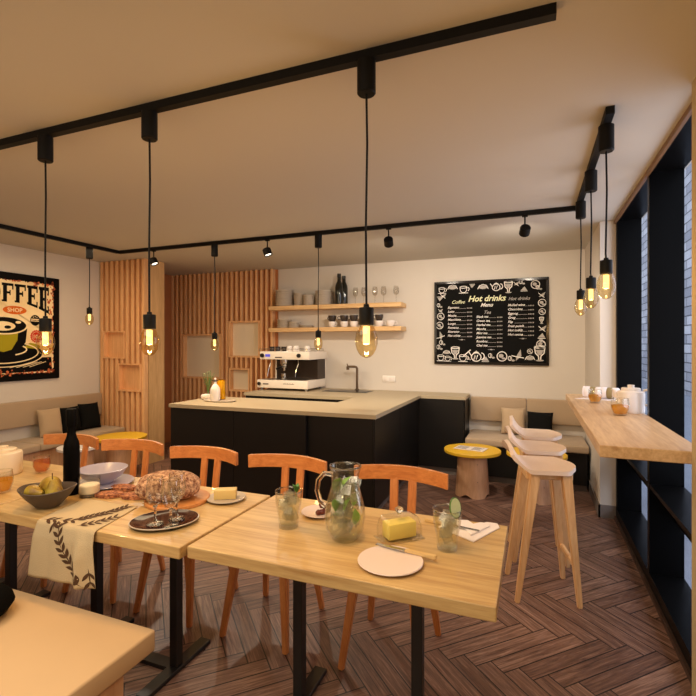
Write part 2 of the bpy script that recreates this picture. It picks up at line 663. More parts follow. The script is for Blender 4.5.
# ================================================================ THE ROOM
CZ = 2.56          # ceiling height
YB = 5.82          # back wall
XL = -5.22         # left wall
XR = .66           # window line
b = BM(); box(b, XL - .2, .86, -2.6, YB + .2, -.1, 0)
struct('floor', b, M['floor'], 'brown herringbone wood floor', 'floor')
b = BM(); box(b, XL - .2, .86, -2.6, YB + .2, CZ, CZ + .12)
struct('ceiling', b, M['ceiling'], 'plain warm white ceiling', 'ceiling')
b = BM(); box(b, XL - .2, .84, YB, YB + .2, 0, CZ)
struct('wall_back', b, M['wall'], 'back wall of warm white plaster', 'wall')
b = BM(); box(b, XL - .2, XL, -2.6, YB, 0, CZ)
struct('wall_left', b, M['wall'], 'left wall of warm white plaster', 'wall')
b = BM(); box(b, XL, 1.0, -2.8, -2.6, 0, CZ)
struct('wall_front', b, M['wall'])
b = BM(); box(b, .60, .84, -2.6, 2.28, 0, CZ)
struct('wall_right', b, M['pier'], 'rough plaster wall beside the window, golden light put into its colour', 'wall')
b = BM(); box(b, .54, .84, 4.57, YB, 0, CZ)
struct('wall_pier', b, M['wall'], 'white wall pier between bench and window', 'wall')
b = BM(); box(b, .527, .66, 4.557, 4.57, 0, .11); box(b, .527, .54, 4.557, YB, 0, .11)
struct('baseboard_right', b, M['skirting'])

# windows: dark frame with deep fins, glass at x = .84
def window(name, y0, y1):
    b = BM()
    box(b, .66, .84, y0 - .05, y0, 0, CZ)
    box(b, .66, .84, y0, y1, 0, .10)
    box(b, .66, .84, y0, y1, CZ - .012, CZ)
    w = struct(name, b, M['frame'], 'tall dark framed window bay with black ledge', 'window')
    b = BM(); box(b, .80, .84, y0, y1, .42, .645)
    obj('window_sash', b, M['frame'], w, False)
    b = BM(); box(b, .828, .834, y0, y1, .1, .42); box(b, .828, .834, y0, y1, .645, CZ - .012)
    obj('pane', b, M['windowglass'], w, False)
    b = BM(); box(b, .662, .80, y0, y1, .62, .645)
    obj('window_ledge', b, M['frame'], w, False)
    return w
window('window_1', 3.38, 4.51)
window('window_2', 2.33, 3.33)
b = BM(); box(b, .66, .84, 4.51, 4.57, 0, CZ)
struct('window_3', b, M['frame'], 'dark fin closing the window at the white pier', 'window frame')
b = BM(); box(b, .645, .662, 2.28, 4.57, CZ - .03, CZ)
struct('trim_1', b, plain('bronze_trim', srgb(120, 88, 60), .4))
b = BM(); box(b, .646, .66, 2.28, 4.557, 0, .03)
struct('trim_2', b, plain('dark_trim', srgb(60, 42, 34), .5))

# outside: pale stone building and paving
def stone_mat():
    m, nt, bs = newmat('pale_stone_blocks')
    tc = N(nt, 'ShaderNodeTexCoord')
    mp = N(nt, 'ShaderNodeMapping'); mp.inputs['Rotation'].default_value = (0, R(90), R(90))
    L(nt, tc.outputs['Object'], mp.inputs[0])
    sp = N(nt, 'ShaderNodeSeparateXYZ'); L(nt, tc.outputs['Object'], sp.inputs[0])
    cb = N(nt, 'ShaderNodeCombineXYZ'); L(nt, sp.outputs[1], cb.inputs[0]); L(nt, sp.outputs[2], cb.inputs[1])
    br = N(nt, 'ShaderNodeTexBrick')
    br.inputs['Scale'].default_value = 1
    br.inputs['Brick Width'].default_value = .9
    br.inputs['Row Height'].default_value = .3
    br.inputs['Mortar Size'].default_value = .02
    br.inputs['Color1'].default_value = srgb(196, 194, 200)
    br.inputs['Color2'].default_value = srgb(140, 140, 150)
    br.inputs['Mortar'].default_value = srgb(70, 68, 76)
    L(nt, cb.outputs[0], br.inputs['Vector'])
    L(nt, br.outputs['Color'], bs.inputs['Base Color'])
    bs.inputs['Roughness'].default_value = .8
    return m
b = BM(); box(b, 4.6, 5.0, 0, 34, -.3, 12)
struct('wall_outside', b, stone_mat(), 'pale stone block facade across the street', 'building')
b = BM(); box(b, .86, 4.6, 0, 30, -.3, -.15)
struct('ground_outside', b, plain('paving', srgb(150, 156, 170), .8, vary=.2, vscale=3))

# ---------------------------------------------------------------- slatted panels
YP0 = 4.45
def niche(bm, x0, x1, yf, yb, z0, z1, t=.025):
    box(bm, x0, x1, yf, yb, z1 - t, z1)
    box(bm, x0, x1, yf, yb, z0, z0 + t)
    box(bm, x0, x0 + t, yf, yb, z0 + t, z1 - t)
    box(bm, x1 - t, x1, yf, yb, z0 + t, z1 - t)


def slats(bm, x0, x1, yf, yb, pitch, w, holes, z0=0.0, z1=CZ):
    x = x0
    while x + w <= x1 + 1e-6:
        segs = [(z0, z1)]
        for hx0, hx1, hz0, hz1 in holes:
            if x + w > hx0 and x < hx1:
                out = []
                for a, c in segs:
                    if hz0 > a: out.append((a, min(c, hz0)))
                    if hz1 < c: out.append((max(a, hz1), c))
                segs = [s for s in out if s[1] - s[0] > .005]
        for a, c in segs:
            box(bm, x, x + w, yf, yb, a, c, .003, 1)
        x += pitch


holes = [(-4.99, -4.28, .98, 1.65), (-4.145, -3.61, 1.305, 1.835), (-4.135, -3.78, .81, 1.15)]
t = thing('slatted_wall_panel', 'wide vertical slat wood panel behind the counter with three framed niches', 'wood panel', (0, 0, 0))
b = BM(); box(b, XL + .002, -3.372, YB - .03, YB - .001, 0, CZ - .001)
obj('backing_board', b, M['slatback'], t, False)
b = BM(); slats(b, XL + .02, -3.335, YB - .115, YB - .03, .084, .034, holes, 0, CZ - .001)
obj('slats', b, M['slat'], t, False)
for h in holes:
    b = BM(); niche(b, h[0], h[1], YB - .115, YB - .03, h[2], h[3]); n = obj('niche_frame', b, M['slat'], t, False)
    b = BM(); box(b, h[0] + .025, h[1] - .025, YB - .034, YB - .028, h[2] + .025, h[3] - .025); obj('niche_back', b, M['niche'], n, False)
    

b = BM(); box(b, XL + .0005, XL + .03, YP0 + .33, YB - .12, 0, CZ - .001)
tag(obj('brown_side_board', b, M['slatback'], None, False), 'brown wood side panel between the partition and the slatted wall panel', 'wood panel')
t = thing('slatted_partition', 'freestanding slatted wood partition with two small box niches by the left bench', 'wood panel', (0, 0, 0))
YP = 4.45
b = BM(); box(b, XL + .001, -4.46, YP + .06, YP + .32, 0, CZ - .001)
obj('partition_body', b, M['post'], t, False)
holes2 = [(-5.14, -4.775, 1.315, 1.665), (-4.885, -4.51, .905, 1.255)]
b = BM(); box(b, XL + .001, -4.50, YP + .045, YP + .06, 0, CZ - .001)
obj('backing_board', b, M['slatback'], t, False)
b = BM(); slats(b, XL + .02, -4.455, YP - .02, YP + .045, .0869, .045, holes2, 0, CZ - .001)
obj('slats', b, M['slat'], t, False)
for h in holes2:
    b = BM(); niche(b, h[0], h[1], YP - .03, YP + .045, h[2], h[3], .018); n = obj('niche_frame', b, M['slat'], t, False)
    b = BM(); box(b, h[0] + .018, h[1] - .018, YP + .036, YP + .044, h[2] + .018, h[3] - .018); obj('niche_back', b, M['slat'], n, False)

# ---------------------------------------------------------------- counter
ZW = .90
b = BM()
def wt(x0, x1, y0, y1):
    box(b, x0, x1, y0, y1, ZW - .035, ZW, .003, 1)
poly = [(-3.405, 3.70), (-1.23, 3.74), (-1.23, 5.40), (-.71, 5.40), (-.71, YB - .002), (-3.33, YB - .002), (-3.33, 4.90), (-1.87, 4.90), (-1.87, 4.43), (-3.405, 4.43)]
prism(b, poly, ZW - .035, ZW)
o = obj('counter_worktop', b, M['worktop'], None, False)
tag(o, 'pale beige U-shaped worktop running over the black bar counter', 'worktop')
def cabinet(name, label, x0, x1, y0, y1, doors, face):
    t = thing(name, label, 'cabinet', ((x0 + x1) / 2, (y0 + y1) / 2, 0))
    cx, cy = (x0 + x1) / 2, (y0 + y1) / 2
    b = BM(); box(b, x0 - cx, x1 - cx, y0 - cy, y1 - cy, .08, ZW - .036)
    obj('body', b, M['cabinet'], t, False)
    b = BM(); box(b, x0 - cx + .03, x1 - cx - .03, y0 - cy + .03, y1 - cy - .03, 0, .08)
    obj('plinth', b, M['skirting'], t, False)
    for a0, a1 in doors:
        b = BM()
        if face == 'front': box(b, a0 - cx + .002, a1 - cx - .002, y0 - cy - .012, y0 - cy, .085, ZW - .04, .002, 1)
        else: box(b, x1 - cx, x1 - cx + .012, a0 - cy + .002, a1 - cy - .002, .085, ZW - .04, .002, 1)
        obj('panel', b, M['cabinet'], t, False)
cabinet('bar_cabinet', 'long black bar front cabinet facing the dining tables', -3.403, -1.88, 3.735, 4.42, [(-3.403, -2.645), (-2.645, -1.88)], 'front')
cabinet('bar_cabinet', 'black end cabinet under the worktop at the bar corner, side facing the stools', -1.879, -1.26, 3.77, 5.39, [(3.77, 4.58), (4.58, 5.39)], 'side')
cabinet('bar_cabinet', 'short black wall cabinet beside the back bench', -1.879, -.73, 5.392, YB - .004, [(5.42, YB - .01)], 'side')
cabinet('bar_cabinet', 'black back counter cabinet beneath the coffee machine', -3.32, -1.881, 4.93, YB - .005, [(-3.32, -2.6), (-2.6, -1.89)], 'front')

# sink and tap
t = thing('sink', 'black rectangular sink set in the worktop below the tap', 'sink', (-2.19, 5.52, ZW))
b = BM(); box(b, -.30, .30, -.14, .14, .0005, .004, .001, 1); obj('rim', b, M['blacksatin'], t, False)
b = BM(); box(b, -.27, .27, -.11, .11, .004, .0055); obj('basin', b, plain('sink_black', srgb(8, 8, 8), .25), t, False)
t = thing('tap', 'bronze right-angle tap standing behind the sink', 'tap', (-2.13, 5.70, ZW))
b = BM(); lathe(b, [(.028, 0), (.028, .012), (.02, .015)]); obj('base', b, M['bronze'], t)
b = BM(); tube(b, [(0, 0, .01), (0, 0, .275), (-.012, -.005, .30), (-.03, -.012, .305), (-.11, -.05, .305)], .016, 12); obj('spout', b, M['bronze'], t)
b = BM(); lathe(b, [(.02, 0), (.02, .045)], (-.11, -.05, .265)); obj('nozzle', b, M['bronze'], t)
b = BM(); tube(b, [(-.11, -.05, .305), (-.12, -.055, .345)], .007, 8); obj('lever', b, M['bronze'], t)
t = thing('wall_socket', 'white double wall socket above the worktop', 'socket', (-1.735, YB, 1.05))
b = BM(); box(b, -.085, .085, -.012, 0, -.04, .04, .004); obj('plate', b, M['socketplate'], t)
b = BM(); box(b, -.07, -.008, -.015, -.012, -.028, .028, .002); box(b, .008, .07, -.015, -.012, -.028, .028, .002); obj('switch', b, M['white'], t)

# ---------------------------------------------------------------- shelves
def shelf(z, label):
    b = BM(); box(b, -3.385, -1.505, 5.57, YB - .001, z - .055, z, .003, 1)
    tag(obj('wall_shelf', b, M['shelf'], None, False), label, 'shelf', 'pine wall shelves above the coffee machine')
ZS1, ZS2 = 2.018, 1.72
shelf(ZS1, 'upper pine wall shelf carrying plates, bottles and stem glasses')
shelf(ZS2, 'lower pine wall shelf carrying bowls and stacked cups')

def plate_bm(r, h=.018, foot=.6, t=.005):
    b = BM()
    lathe(b, [(0, .003), (r * foot * .9, .003), (r * foot * .95, 0), (r * foot, .0), (r * .72, t), (r, h), (r * .985, h + .003), (r * .7, t + .005), (0, t + .004)], cap=False, seg=32)
    return b

plate0 = [None]
ORD = ['bottom', 'second', 'third', 'fourth', 'fifth', 'sixth', 'seventh', 'eighth', 'ninth', 'tenth', 'eleventh', 'twelfth', 'thirteenth', 'fourteenth', 'fifteenth', 'sixteenth']
def stack(x, y, z, r, n, dz, where, group, mat='greyplate'):
    proto = None
    for k in range(n):
        lab = f'grey dish, {"top" if k == n - 1 else ORD[k]} one counted upward in the {where}'
        if proto is None:
            b = BM(); h_ = dz * .92; lathe(b, [(0, 0), (r * .84, 0), (r * .93, h_ * .3), (r, h_ * .85), (r, h_), (r * .95, h_), (r * .88, h_ * .4), (0, h_ * .25)], cap=False, seg=32)
            proto = obj('stacked_dish', b, M[mat], None, True, (x, y, z))
            tag(proto, lab, 'dish', group)
        else:
            c = proto.copy(); COL.objects.link(c)
            c.location = (x + random.uniform(-.002, .002), y, z + k * dz); c['label'] = lab
random.seed(4)
stack(-3.20, 5.69, ZS1 + .001, .125, 7, .032, 'leftmost upper shelf stack', 'dishes in the leftmost upper shelf stack')
stack(-2.977, 5.72, ZS1 + .001, .088, 6, .029, 'second upper shelf stack', 'dishes in the second upper shelf stack')
stack(-2.808, 5.66, ZS1 + .001, .078, 5, .028, 'third, lowest upper shelf stack', 'dishes in the third upper shelf stack')
stack(-2.60, 5.69, ZS1 + .001, .118, 6, .032, 'stack beside the black bottles', 'dishes in the stack beside the bottles')
stack(-3.2, 5.69, ZS2 + .001, .105, 4, .030, 'leftmost lower shelf stack', 'dishes in the leftmost lower shelf stack')
stack(-3.03, 5.66, ZS2 + .001, .085, 3, .028, 'second lower shelf stack', 'dishes in the second lower shelf stack')
stack(-2.85, 5.68, ZS2 + .001, .09, 2, .0165, 'low pair on the lower shelf', 'dishes in the low pair on the lower shelf')

# dark bottles
for (x, y, h, lab) in ((-2.355, 5.63, .40, 'tall black glass bottle on the upper shelf, nearer the plates'), (-2.335, 5.745, .385, 'black glass bottle on the upper shelf, nearer the stem glasses')):
    t = thing('shelf_bottle', lab, 'bottle', (x, y, ZS1), 0, 'black bottles on the upper shelf')
    b = BM(); lathe(b, [(0, 0), (.05, 0), (.052, .01), (.052, .215), (.047, .255), (.028, .295), (.0235, .31), (.0235, h - .02)]); obj('body', b, M['darkglass'], t)
    b = BM(); lathe(b, [(.0255, h - .045), (.0255, h), (0, h)]); obj('cap', b, M['blacksatin'], t)

# stem glasses
def wineglass(x, lab):
    b = BM()
    lathe(b, [(0, 0), (.034, .001), (.033, .004), (.006, .01), (.0045, .02), (.0045, .085), (.01, .095), (.03, .115), (.036, .145), (.034, .18), (.028, .215), (.0265, .215), (.032, .18), (.034, .145), (.028, .117), (.0, .1)], cap=False, seg=24)
    o = obj('wine_glass', b, M['glassfaint'], None, True, (x, 5.68, ZS1 + .001))
    return tag(o, lab, 'glass', 'clear stem glasses on the upper shelf')
g0 = wineglass(-2.145, 'clear stem glass nearest the black bottles')
for i, (x, y, lab) in enumerate(((-2.035, 5.70, 'clear stem glass, second after the black bottles'), (-1.88, 5.68, 'clear stem glass in the middle of the row of five'),
                    (-1.77, 5.70, 'clear stem glass, second from the free shelf end'), (-1.60, 5.68, 'clear stem glass at the free end of the upper shelf'))):
    c = g0.copy(); COL.objects.link(c); c.location = (x, y, ZS1 + .001); c['label'] = lab

# cups
def cup(name, mat, r, h, label, group, loc, rot=0):
    t = thing(name, label, 'cup', loc, rot, group)
    b = BM(); lathe(b, [(0, 0), (r * .6, 0), (r * .75, h * .15), (r * .96, h * .6), (r, h), (r * .93, h), (r * .88, h * .6), (r * .6, h * .12), (0, h * .1)], cap=False, seg=24)
    obj('body', b, mat, t)
    b = BM(); tube(b, [(r * .93, 0, h * .82), (r * 1.35, 0, h * .85), (r * 1.6, 0, h * .6), (r * 1.35, 0, h * .32), (r * .85, 0, h * .3)], .0045, 8); obj('handle', b, mat, t)
    return t
cw = cup('coffee_cup', M['white'], .055, .075, 'white cup under a dark cup, nearest the plates on the lower shelf', 'white cups on the lower shelf', (-2.47, 5.67, ZS2), R(-20))
cd = cup('smoked_cup', M['smoked'], .055, .08, 'smoked dark cup stacked on the white cup nearest the plates', 'dark cups on the lower shelf', (-2.47, 5.67, ZS2 + .075), R(160))
pos = [(-2.30, 'first of the close row left of the bulb'), (-2.165, 'second in the close row'), (-2.03, 'third in the close row, behind the bulb'), (-1.82, 'right of the large bulb')]
for x, w in pos:
    dup(cw, (x, 5.67, ZS2), R(20), 'white cup ' + w)
    dup(cd, (x, 5.67, ZS2 + .075), R(-160), 'dark cup on a white cup, ' + w)
dup(cw, (-1.67, 5.67, ZS2), R(0), 'single white cup at the free end of the lower shelf')

# ---------------------------------------------------------------- coffee machine
CX, CY = -3.0, 5.25
t = thing('coffee_machine', 'cream enamelled one-group coffee machine on the back counter', 'coffee machine', (CX, CY, ZW))
b = BM(); box(b, -.36, .375, 0, .56, .03, .135, .008); obj('base_tray', b, M['machine'], t)
b = BM(); box(b, -.32, .40, 0, .56, .40, .505, .008); obj('upper_housing', b, M['machine'], t)
b = BM(); box(b, -.24, .372, .30, .54, .135, .40); obj('back_panel', b, plain('machine_back', srgb(62, 52, 46), .25, metal=.6), t, False)
b = BM(); box(b, .33, .376, .541, .56, .135, .40, .004); obj('side_pillar', b, M['machine'], t)
b = BM(); box(b, -.265, -.241, .30, .55, .135, .40, .004); obj('side_pillar', b, M['machine'], t)
b = BM(); box(b, -.30, .33, .02, .27, .135, .139); obj('drip_grille', b, M['steel'], t, False)
b = BM(); lathe(b, [(.045, .33), (.05, .35), (.05, .4)], (-.03, .13, 0)); lathe(b, [(.036, .29), (.04, .30), (.04, .33)], (-.03, .13, 0)); obj('group_head', b, M['chrome'], t)
b = BM(); tube(b, [(-.03, .10, .31), (-.03, -.06, .285)], [.010, .015], 10); obj('portafilter_handle', b, M['blacksatin'], t)
b = BM(); tube(b, [(-.03, .13, .29), (-.03, .13, .25)], .012, 8); lathe(b, [(.03, .14), (.034, .16), (.034, .215)], (-.03, .12, 0)); obj('spout', b, M['chrome'], t)
for sx in (-.22, .19):
    b = BM(); tube(b, [(sx, .1, .40), (sx + .02, .07, .34), (sx, .05, .27), (sx - .01, .04, .18)], .006, 8); obj('steam_wand', b, M['chrome'], t)
for x in (-.28, .255):
    b = BM(); lathe(b, [(0, 0), (.026, 0), (.026, .02), (.022, .026), (0, .026)], (x, -.001, .452), rot=Matrix.Rotation(R(90), 3, 'X')); obj('knob', b, M['blacksatin'], t)
b = BM(); lathe(b, [(0, 0), (.022, 0), (.022, .016), (0, .018)], (-.325, -.001, .085), rot=Matrix.Rotation(R(90), 3, 'X')); obj('dial', b, M['blacksatin'], t)
b = BM(); box(b, -.235, -.165, -.004, 0, .435, .468); obj('display', b, M['blue'], t, False)
b = BM(); box(b, -.09, .01, -.003, 0, .42, .435); obj('name_plate', b, M['ink'], t, False)
b = BM(); box(b, -.27, -.19, -.003, 0, .075, .09); obj('name_plate', b, M['ink'], t, False)
b = BM()
for k in range(9): box(b, .03 + k * .018, .042 + k * .018, -.002, 0, .085, .092 + .004 * (k % 2))
obj('small_lettering', b, M['ink'], t, False)
for fx in (-.32, .33):
    for fy in (.05, .48):
        b = BM(); lathe(b, [(.018, 0), (.018, .03)], (fx, fy, 0)); obj('foot', b, M['steel'], t)
b = BM()
tube(b, [(-.34, .02, .535), (.355, .02, .535), (.355, .51, .535), (-.34, .51, .535), (-.34, .02, .535)], .004, 6)
for x, y in ((-.34, .02), (.355, .02), (.355, .51), (-.34, .51), (0, .02)): tube(b, [(x, y, .505), (x, y, .535)], .004, 6)
obj('cup_rail', b, M['chrome'], t)
for i, (x, w) in enumerate(((-.22, 'leftmost'), (-.13, 'second'), (-.04, 'third'))):
    b = BM(); lathe(b, [(0, 0), (.032, 0), (.036, .06), (.034, .06), (.03, .004), (0, .004)], cap=False)
    tag(obj('glass_tumbler', b, M['smoked'], None, True, (CX + x, CY + .14, ZW + .506)), f'smoked tumbler on the coffee machine, {w} of three', 'glass', 'smoked tumblers on the coffee machine')
for i, (x, y, w) in enumerate(((.06, .12, 'next to the smoked tumblers'), (.15, .12, 'of the pair nearer the hanging bulb'), (.27, .2, 'alone beside the small hanging bulb'))):
    b = BM(); lathe(b, [(0, .07), (.03, .07), (.04, .04), (.042, 0), (.038, 0), (0, .06)], cap=False)
    tag(obj('espresso_cup', b, M['white'], None, True, (CX + x, CY + y, ZW + .506)), f'white upturned cup on the coffee machine, {w}', 'cup', 'white cups on the coffee machine')

# ---------------------------------------------------------------- things on the bar front
o = BM(); lathe(o, [(0, 0), (.17, 0), (.19, .012), (.187, .015), (.165, .006), (0, .006)], sx=1, sy=.6, cap=False, seg=36)
tag(obj('serving_tray', o, M['greyplate'], None, True, (-3.055, 4.06, ZW)), 'grey oval tray under the white bottle on the bar', 'tray')
t = thing('soap_bottle', 'white ceramic bottle with dark cap on the bar tray', 'bottle', (-3.09, 4.03, ZW + .0065))
b = BM(); lathe(b, [(0, 0), (.046, 0), (.05, .006), (.05, .11), (.046, .135), (.03, .16), (.014, .18), (.014, .20)]); obj('body', b, M['white'], t)
b = BM(); lathe(b, [(.016, .202), (.016, .215), (0, .215)]); tube(b, [(-.04, 0, .212), (.04, 0, .212)], .005, 6); obj('cap', b, M['blacksatin'], t)
b = BM(); lathe(b, [(.009, .215), (.012, .228), (.008, .238), (0, .24)]); obj('stopper', b, M['white'], t)
t = thing('oil_bottle', 'yellow square glass carafe behind the white bottle', 'bottle', (-3.10, 4.145, ZW + .008))
b = BM(); box(b, -.035, .035, -.035, .035, 0, .215, .008); obj('body', b, M['oil'], t)
b = BM(); box(b, -.03, .03, -.03, .03, .004, .2, .006); obj('contents', b, plain('yellow_oil', srgb(224, 190, 84), .3), t)
t = thing('plant_vase', 'sprigs of grey green leaves in a small clear vase on the bar', 'plant', (-3.33, 4.22, ZW))
b = BM(); lathe(b, [(0, 0), (.03, 0), (.035, .04), (.02, .1), (.024, .12)], cap=False); obj('vase', b, M['glass'], t)
random.seed(3)
bl = BM(); bs_ = BM()
for k in range(14):
    a = random.uniform(0, 2 * PI); s = random.uniform(.02, .07); h = random.uniform(.2, .31)
    tip = Vector((math.cos(a) * s, math.sin(a) * s, h))
    tube(bs_, [(0, 0, .02), (tip.x * .3, tip.y * .3, h * .55), tuple(tip)], .0015, 5)
    for q in range(7):
        p = Vector((0, 0, .02)).lerp(tip, .5 + q * .08)
        d = Vector((random.uniform(-1, 1), random.uniform(-1, 1), random.uniform(0, 1))).normalized() * .022
        sd = d.cross(Vector((0, 0, 1))).normalized() * .006
        bl.faces.new([bl.verts.new(p), bl.verts.new(p + d * .5 + sd), bl.verts.new(p + d), bl.verts.new(p + d * .5 - sd)])
obj('stems', bs_, M['leaf'], t)
obj('foliage', bl, plain('sage_leaf', srgb(130, 146, 104), .6, vary=.2), t, False)
b = BM(); lathe(b, [(0, 0), (.035, 0), (.055, .02), (.058, .035), (.05, .055), (.02, .062), (0, .062)], cap=False)
tag(obj('sugar_pot', b, M['white'], None, True, (-3.285, 4.13, ZW)), 'low round white lidded pot left of the white bottle', 'pot')

# ---------------------------------------------------------------- lighting tracks
def track(name, p0, p1, label):
    x0, y0 = p0; x1, y1 = p1
    b = BM(); h = .018
    box(b, min(x0, x1) - h, max(x0, x1) + h, min(y0, y1) - h, max(y0, y1) + h, CZ - .035, CZ - .0005)
    tag(obj(name, b, M['track'], None, False), label, 'light track', 'black ceiling light tracks')
track('ceiling_track', (-3.4, 1.60), (.05, 1.60), 'black ceiling track above the dining tables')
track('ceiling_track', (-4.36, 3.98), (.284, 3.98), 'long black ceiling track in front of the bar')
track('ceiling_track', (-4.38, .5), (-4.38, 3.944), 'black ceiling track along the left bench')
track('ceiling_track', (.32, 2.38), (.32, 3.99), 'short black ceiling track above the window bar')

ZT = CZ - .035
def pendant(x, y, zb, label, s=1.0, power=5):
    t = thing('pendant_lamp', label, 'pendant lamp', (x, y, ZT), 0, 'pendant lamps with amber filament bulbs')
    H = ZT - zb
    b = BM(); lathe(b, [(0, 0), (.034, 0), (.034, -.115), (.03, -.12), (0, -.12)], cap=False); obj('canopy', b, M['track'], t)
    zs = -H + .185      # socket top
    b = BM(); tube(b, [(0, 0, -.118), (.003, 0, -.3), (-.002, 0, -.6), (0, 0, zs)], .0043, 8); obj('cord', b, M['track'], t)
    b = BM(); lathe(b, [(0, zs + .012), (.01, zs + .01), (.011, zs), (.026, zs - .002), (.027, zs - .008), (.027, zs - .062), (.025, zs - .066), (0, zs - .066)], cap=False)
    obj('socket', b, M['track'], t)
    z0 = zs - .062
    prof = [(.022, z0), (.030, z0 - .014), (.037, z0 - .032), (.041, z0 - .054), (.0405, z0 - .072), (.035, z0 - .093), (.025, z0 - .110), (.013, z0 - .120), (0, z0 - .123)]
    b = BM(); lathe(b, prof, cap=False); bu = obj('bulb', b, M['amber'], t)
    b = BM(); lathe(b, [(0, z0 - .006), (.0125, z0 - .008), (.0125, z0 - .072), (0, z0 - .074)], cap=False); obj('filament', b, M['filament'], bu)
    b = BM(); lathe(b, [(0, z0 - .104), (.005, z0 - .109), (.004, z0 - .116), (0, z0 - .118)], cap=False); obj('filament_tip', b, M['tip'], bu)
    l = bpy.data.lights.new('bulb_light', 'POINT'); l.energy = power; l.color = (1, .64, .31); l.shadow_soft_size = .03
    lo = bpy.data.objects.new('bulb_light', l); COL.objects.link(lo); lo.parent = t; lo.location = (0, 0, z0 - .09)
pendant(-2.247, 1.60, 1.443, 'pendant bulb above the tables, in front of the coffee poster', power=11)
pendant(-1.58, 1.60, 1.447, 'pendant bulb above the tables, in front of the slatted partition edge', power=11)
pendant(-.562, 1.60, 1.449, 'largest pendant bulb, hanging before the shelves above the tables', power=11)
pendant(-3.06, 3.98, 1.43, 'small pendant bulb over the bar before the slat panel niche', power=8)
pendant(-1.877, 3.98, 1.44, 'small pendant bulb over the bar before the coffee machine')
pendant(-4.38, 3.60, 1.70, 'small pendant bulb in the corner above the left bench')
pendant(.32, 3.75, 1.703, 'pendant bulb over the window bar, smallest and farthest of three')
pendant(.32, 3.11, 1.71, 'pendant bulb over the window bar, middle of three')
pendant(.32, 2.49, 1.71, 'pendant bulb over the window bar, largest and nearest the camera')

def spotlight(x, d, label, power=40):
    t = thing('spotlight', label, 'spotlight', (x, 3.98, ZT), 0, 'black spotlights on the long ceiling track')
    b = BM(); box(b, -.022, .022, -.012, .012, -.012, 0, .002); obj('adapter', b, M['track'], t)
    b = BM(); tube(b, [(0, 0, -.01), (0, 0, -.09)], .006, 8); obj('stem', b, M['track'], t)
    q = Vector(d).normalized().to_track_quat('Z', 'Y').to_matrix()
    b = BM(); lathe(b, [(0, -.035), (.036, -.035), (.041, -.028), (.041, .034), (.036, .034), (.034, .022), (0, .022)], (0, 0, -.12), cap=False, rot=q)
    h = obj('lamp_head', b, M['track'], t)
    b = BM(); lathe(b, [(0, .024), (.033, .024)], (0, 0, -.12), cap=False, rot=q); obj('lens', b, M['spotlens'], h)
    l = bpy.data.lights.new('spot_light', 'SPOT'); l.energy = power; l.spot_size = R(130); l.spot_blend = .8; l.color = (1, .86, .68); l.shadow_soft_size = .035
    lo = bpy.data.objects.new('spot_light', l); COL.objects.link(lo); lo.parent = t
    lo.location = Vector((0, 0, -.12)) + Vector(d).normalized() * .05
    lo.rotation_euler = (-Vector(d).normalized()).to_track_quat('Z', 'Y').to_euler()
spotlight(-3.87, (.42, .05, -.85), 'black spotlight on the long track, in front of the pale partition edge', 75)
spotlight(-2.43, (.36, .02, -.9), 'black spotlight on the long track between the two small bar pendants', 65)
spotlight(-1.19, (-.15, .75, -.6), 'black spotlight on the long track just right of the largest bulb cord', 55)
spotlight(-.06, (-.15, .75, -.5), 'black spotlight on the long track above the menu board', 55)

# ---------------------------------------------------------------- benches
def cushion(name, w, h, mat, loc, rx, rz, label, group, d=.13):
    b = BM(); n = 14; top = []; bot = []
    for j in range(n + 1):
        r1, r2 = [], []
        for i in range(n + 1):
            u, v = i / n * 2 - 1, j / n * 2 - 1
            pin = 1 - .06 * (1 - abs(u) ** 2) * abs(v) ** 3 - 0
            pin2 = 1 - .06 * (1 - abs(v) ** 2) * abs(u) ** 3
            th = d / 2 * ((1 - abs(u) ** 2.6) * (1 - abs(v) ** 2.6)) ** .45 + .002
            x, z = u * w / 2 * pin2, v * h / 2 * pin
            r1.append(b.verts.new((x, -th, z))); r2.append(b.verts.new((x, th, z)))
        top.append(r1); bot.append(r2)
    for j in range(n):
        for i in range(n):
            b.faces.new((top[j][i], top[j][i + 1], top[j + 1][i + 1], top[j + 1][i]))
            b.faces.new((bot[j][i], bot[j + 1][i], bot[j + 1][i + 1], bot[j][i + 1]))
    loop_t = [top[0][i] for i in range(n)] + [top[j][n] for j in range(n)] + [top[n][i] for i in range(n, 0, -1)] + [top[j][0] for j in range(n, 0, -1)]
    loop_b = [bot[0][i] for i in range(n)] + [bot[j][n] for j in range(n)] + [bot[n][i] for i in range(n, 0, -1)] + [bot[j][0] for j in range(n, 0, -1)]
    m = len(loop_t)
    for k in range(m):
        b.faces.new((loop_t[k], loop_b[k], loop_b[(k + 1) % m], loop_t[(k + 1) % m]))
    o = obj(name, b, mat, None, True, loc, 60)
    o.rotation_euler = (rx, 0, rz)
    return tag(o, label, 'cushion', group)

t = thing('wall_bench', 'beige upholstered bench with black base along the back wall', 'bench', (-.09, 5.5, 0))
b = BM(); box(b, -.60, .60, -.24, .31, .07, .395); obj('base', b, M['cabinet'], t, False)
b = BM(); box(b, -.60, .60, -.20, .31, 0, .07); obj('plinth', b, M['skirting'], t, False)
b = BM(); box(b, -.60, .0, -.29, .31, .397, .475, .018, 3); obj('seat', b, M['fabric'], t)
b = BM(); box(b, .003, .612, -.29, .31, .397, .475, .018, 3); obj('seat', b, M['fabric'], t)
b = BM(); box(b, -.61, .02, .24, .318, .59, .87, .014, 3); obj('backrest', b, M['fabric'], t)
b = BM(); box(b, .024, .614, .24, .318, .59, .87, .014, 3); obj('backrest', b, M['fabric'], t)

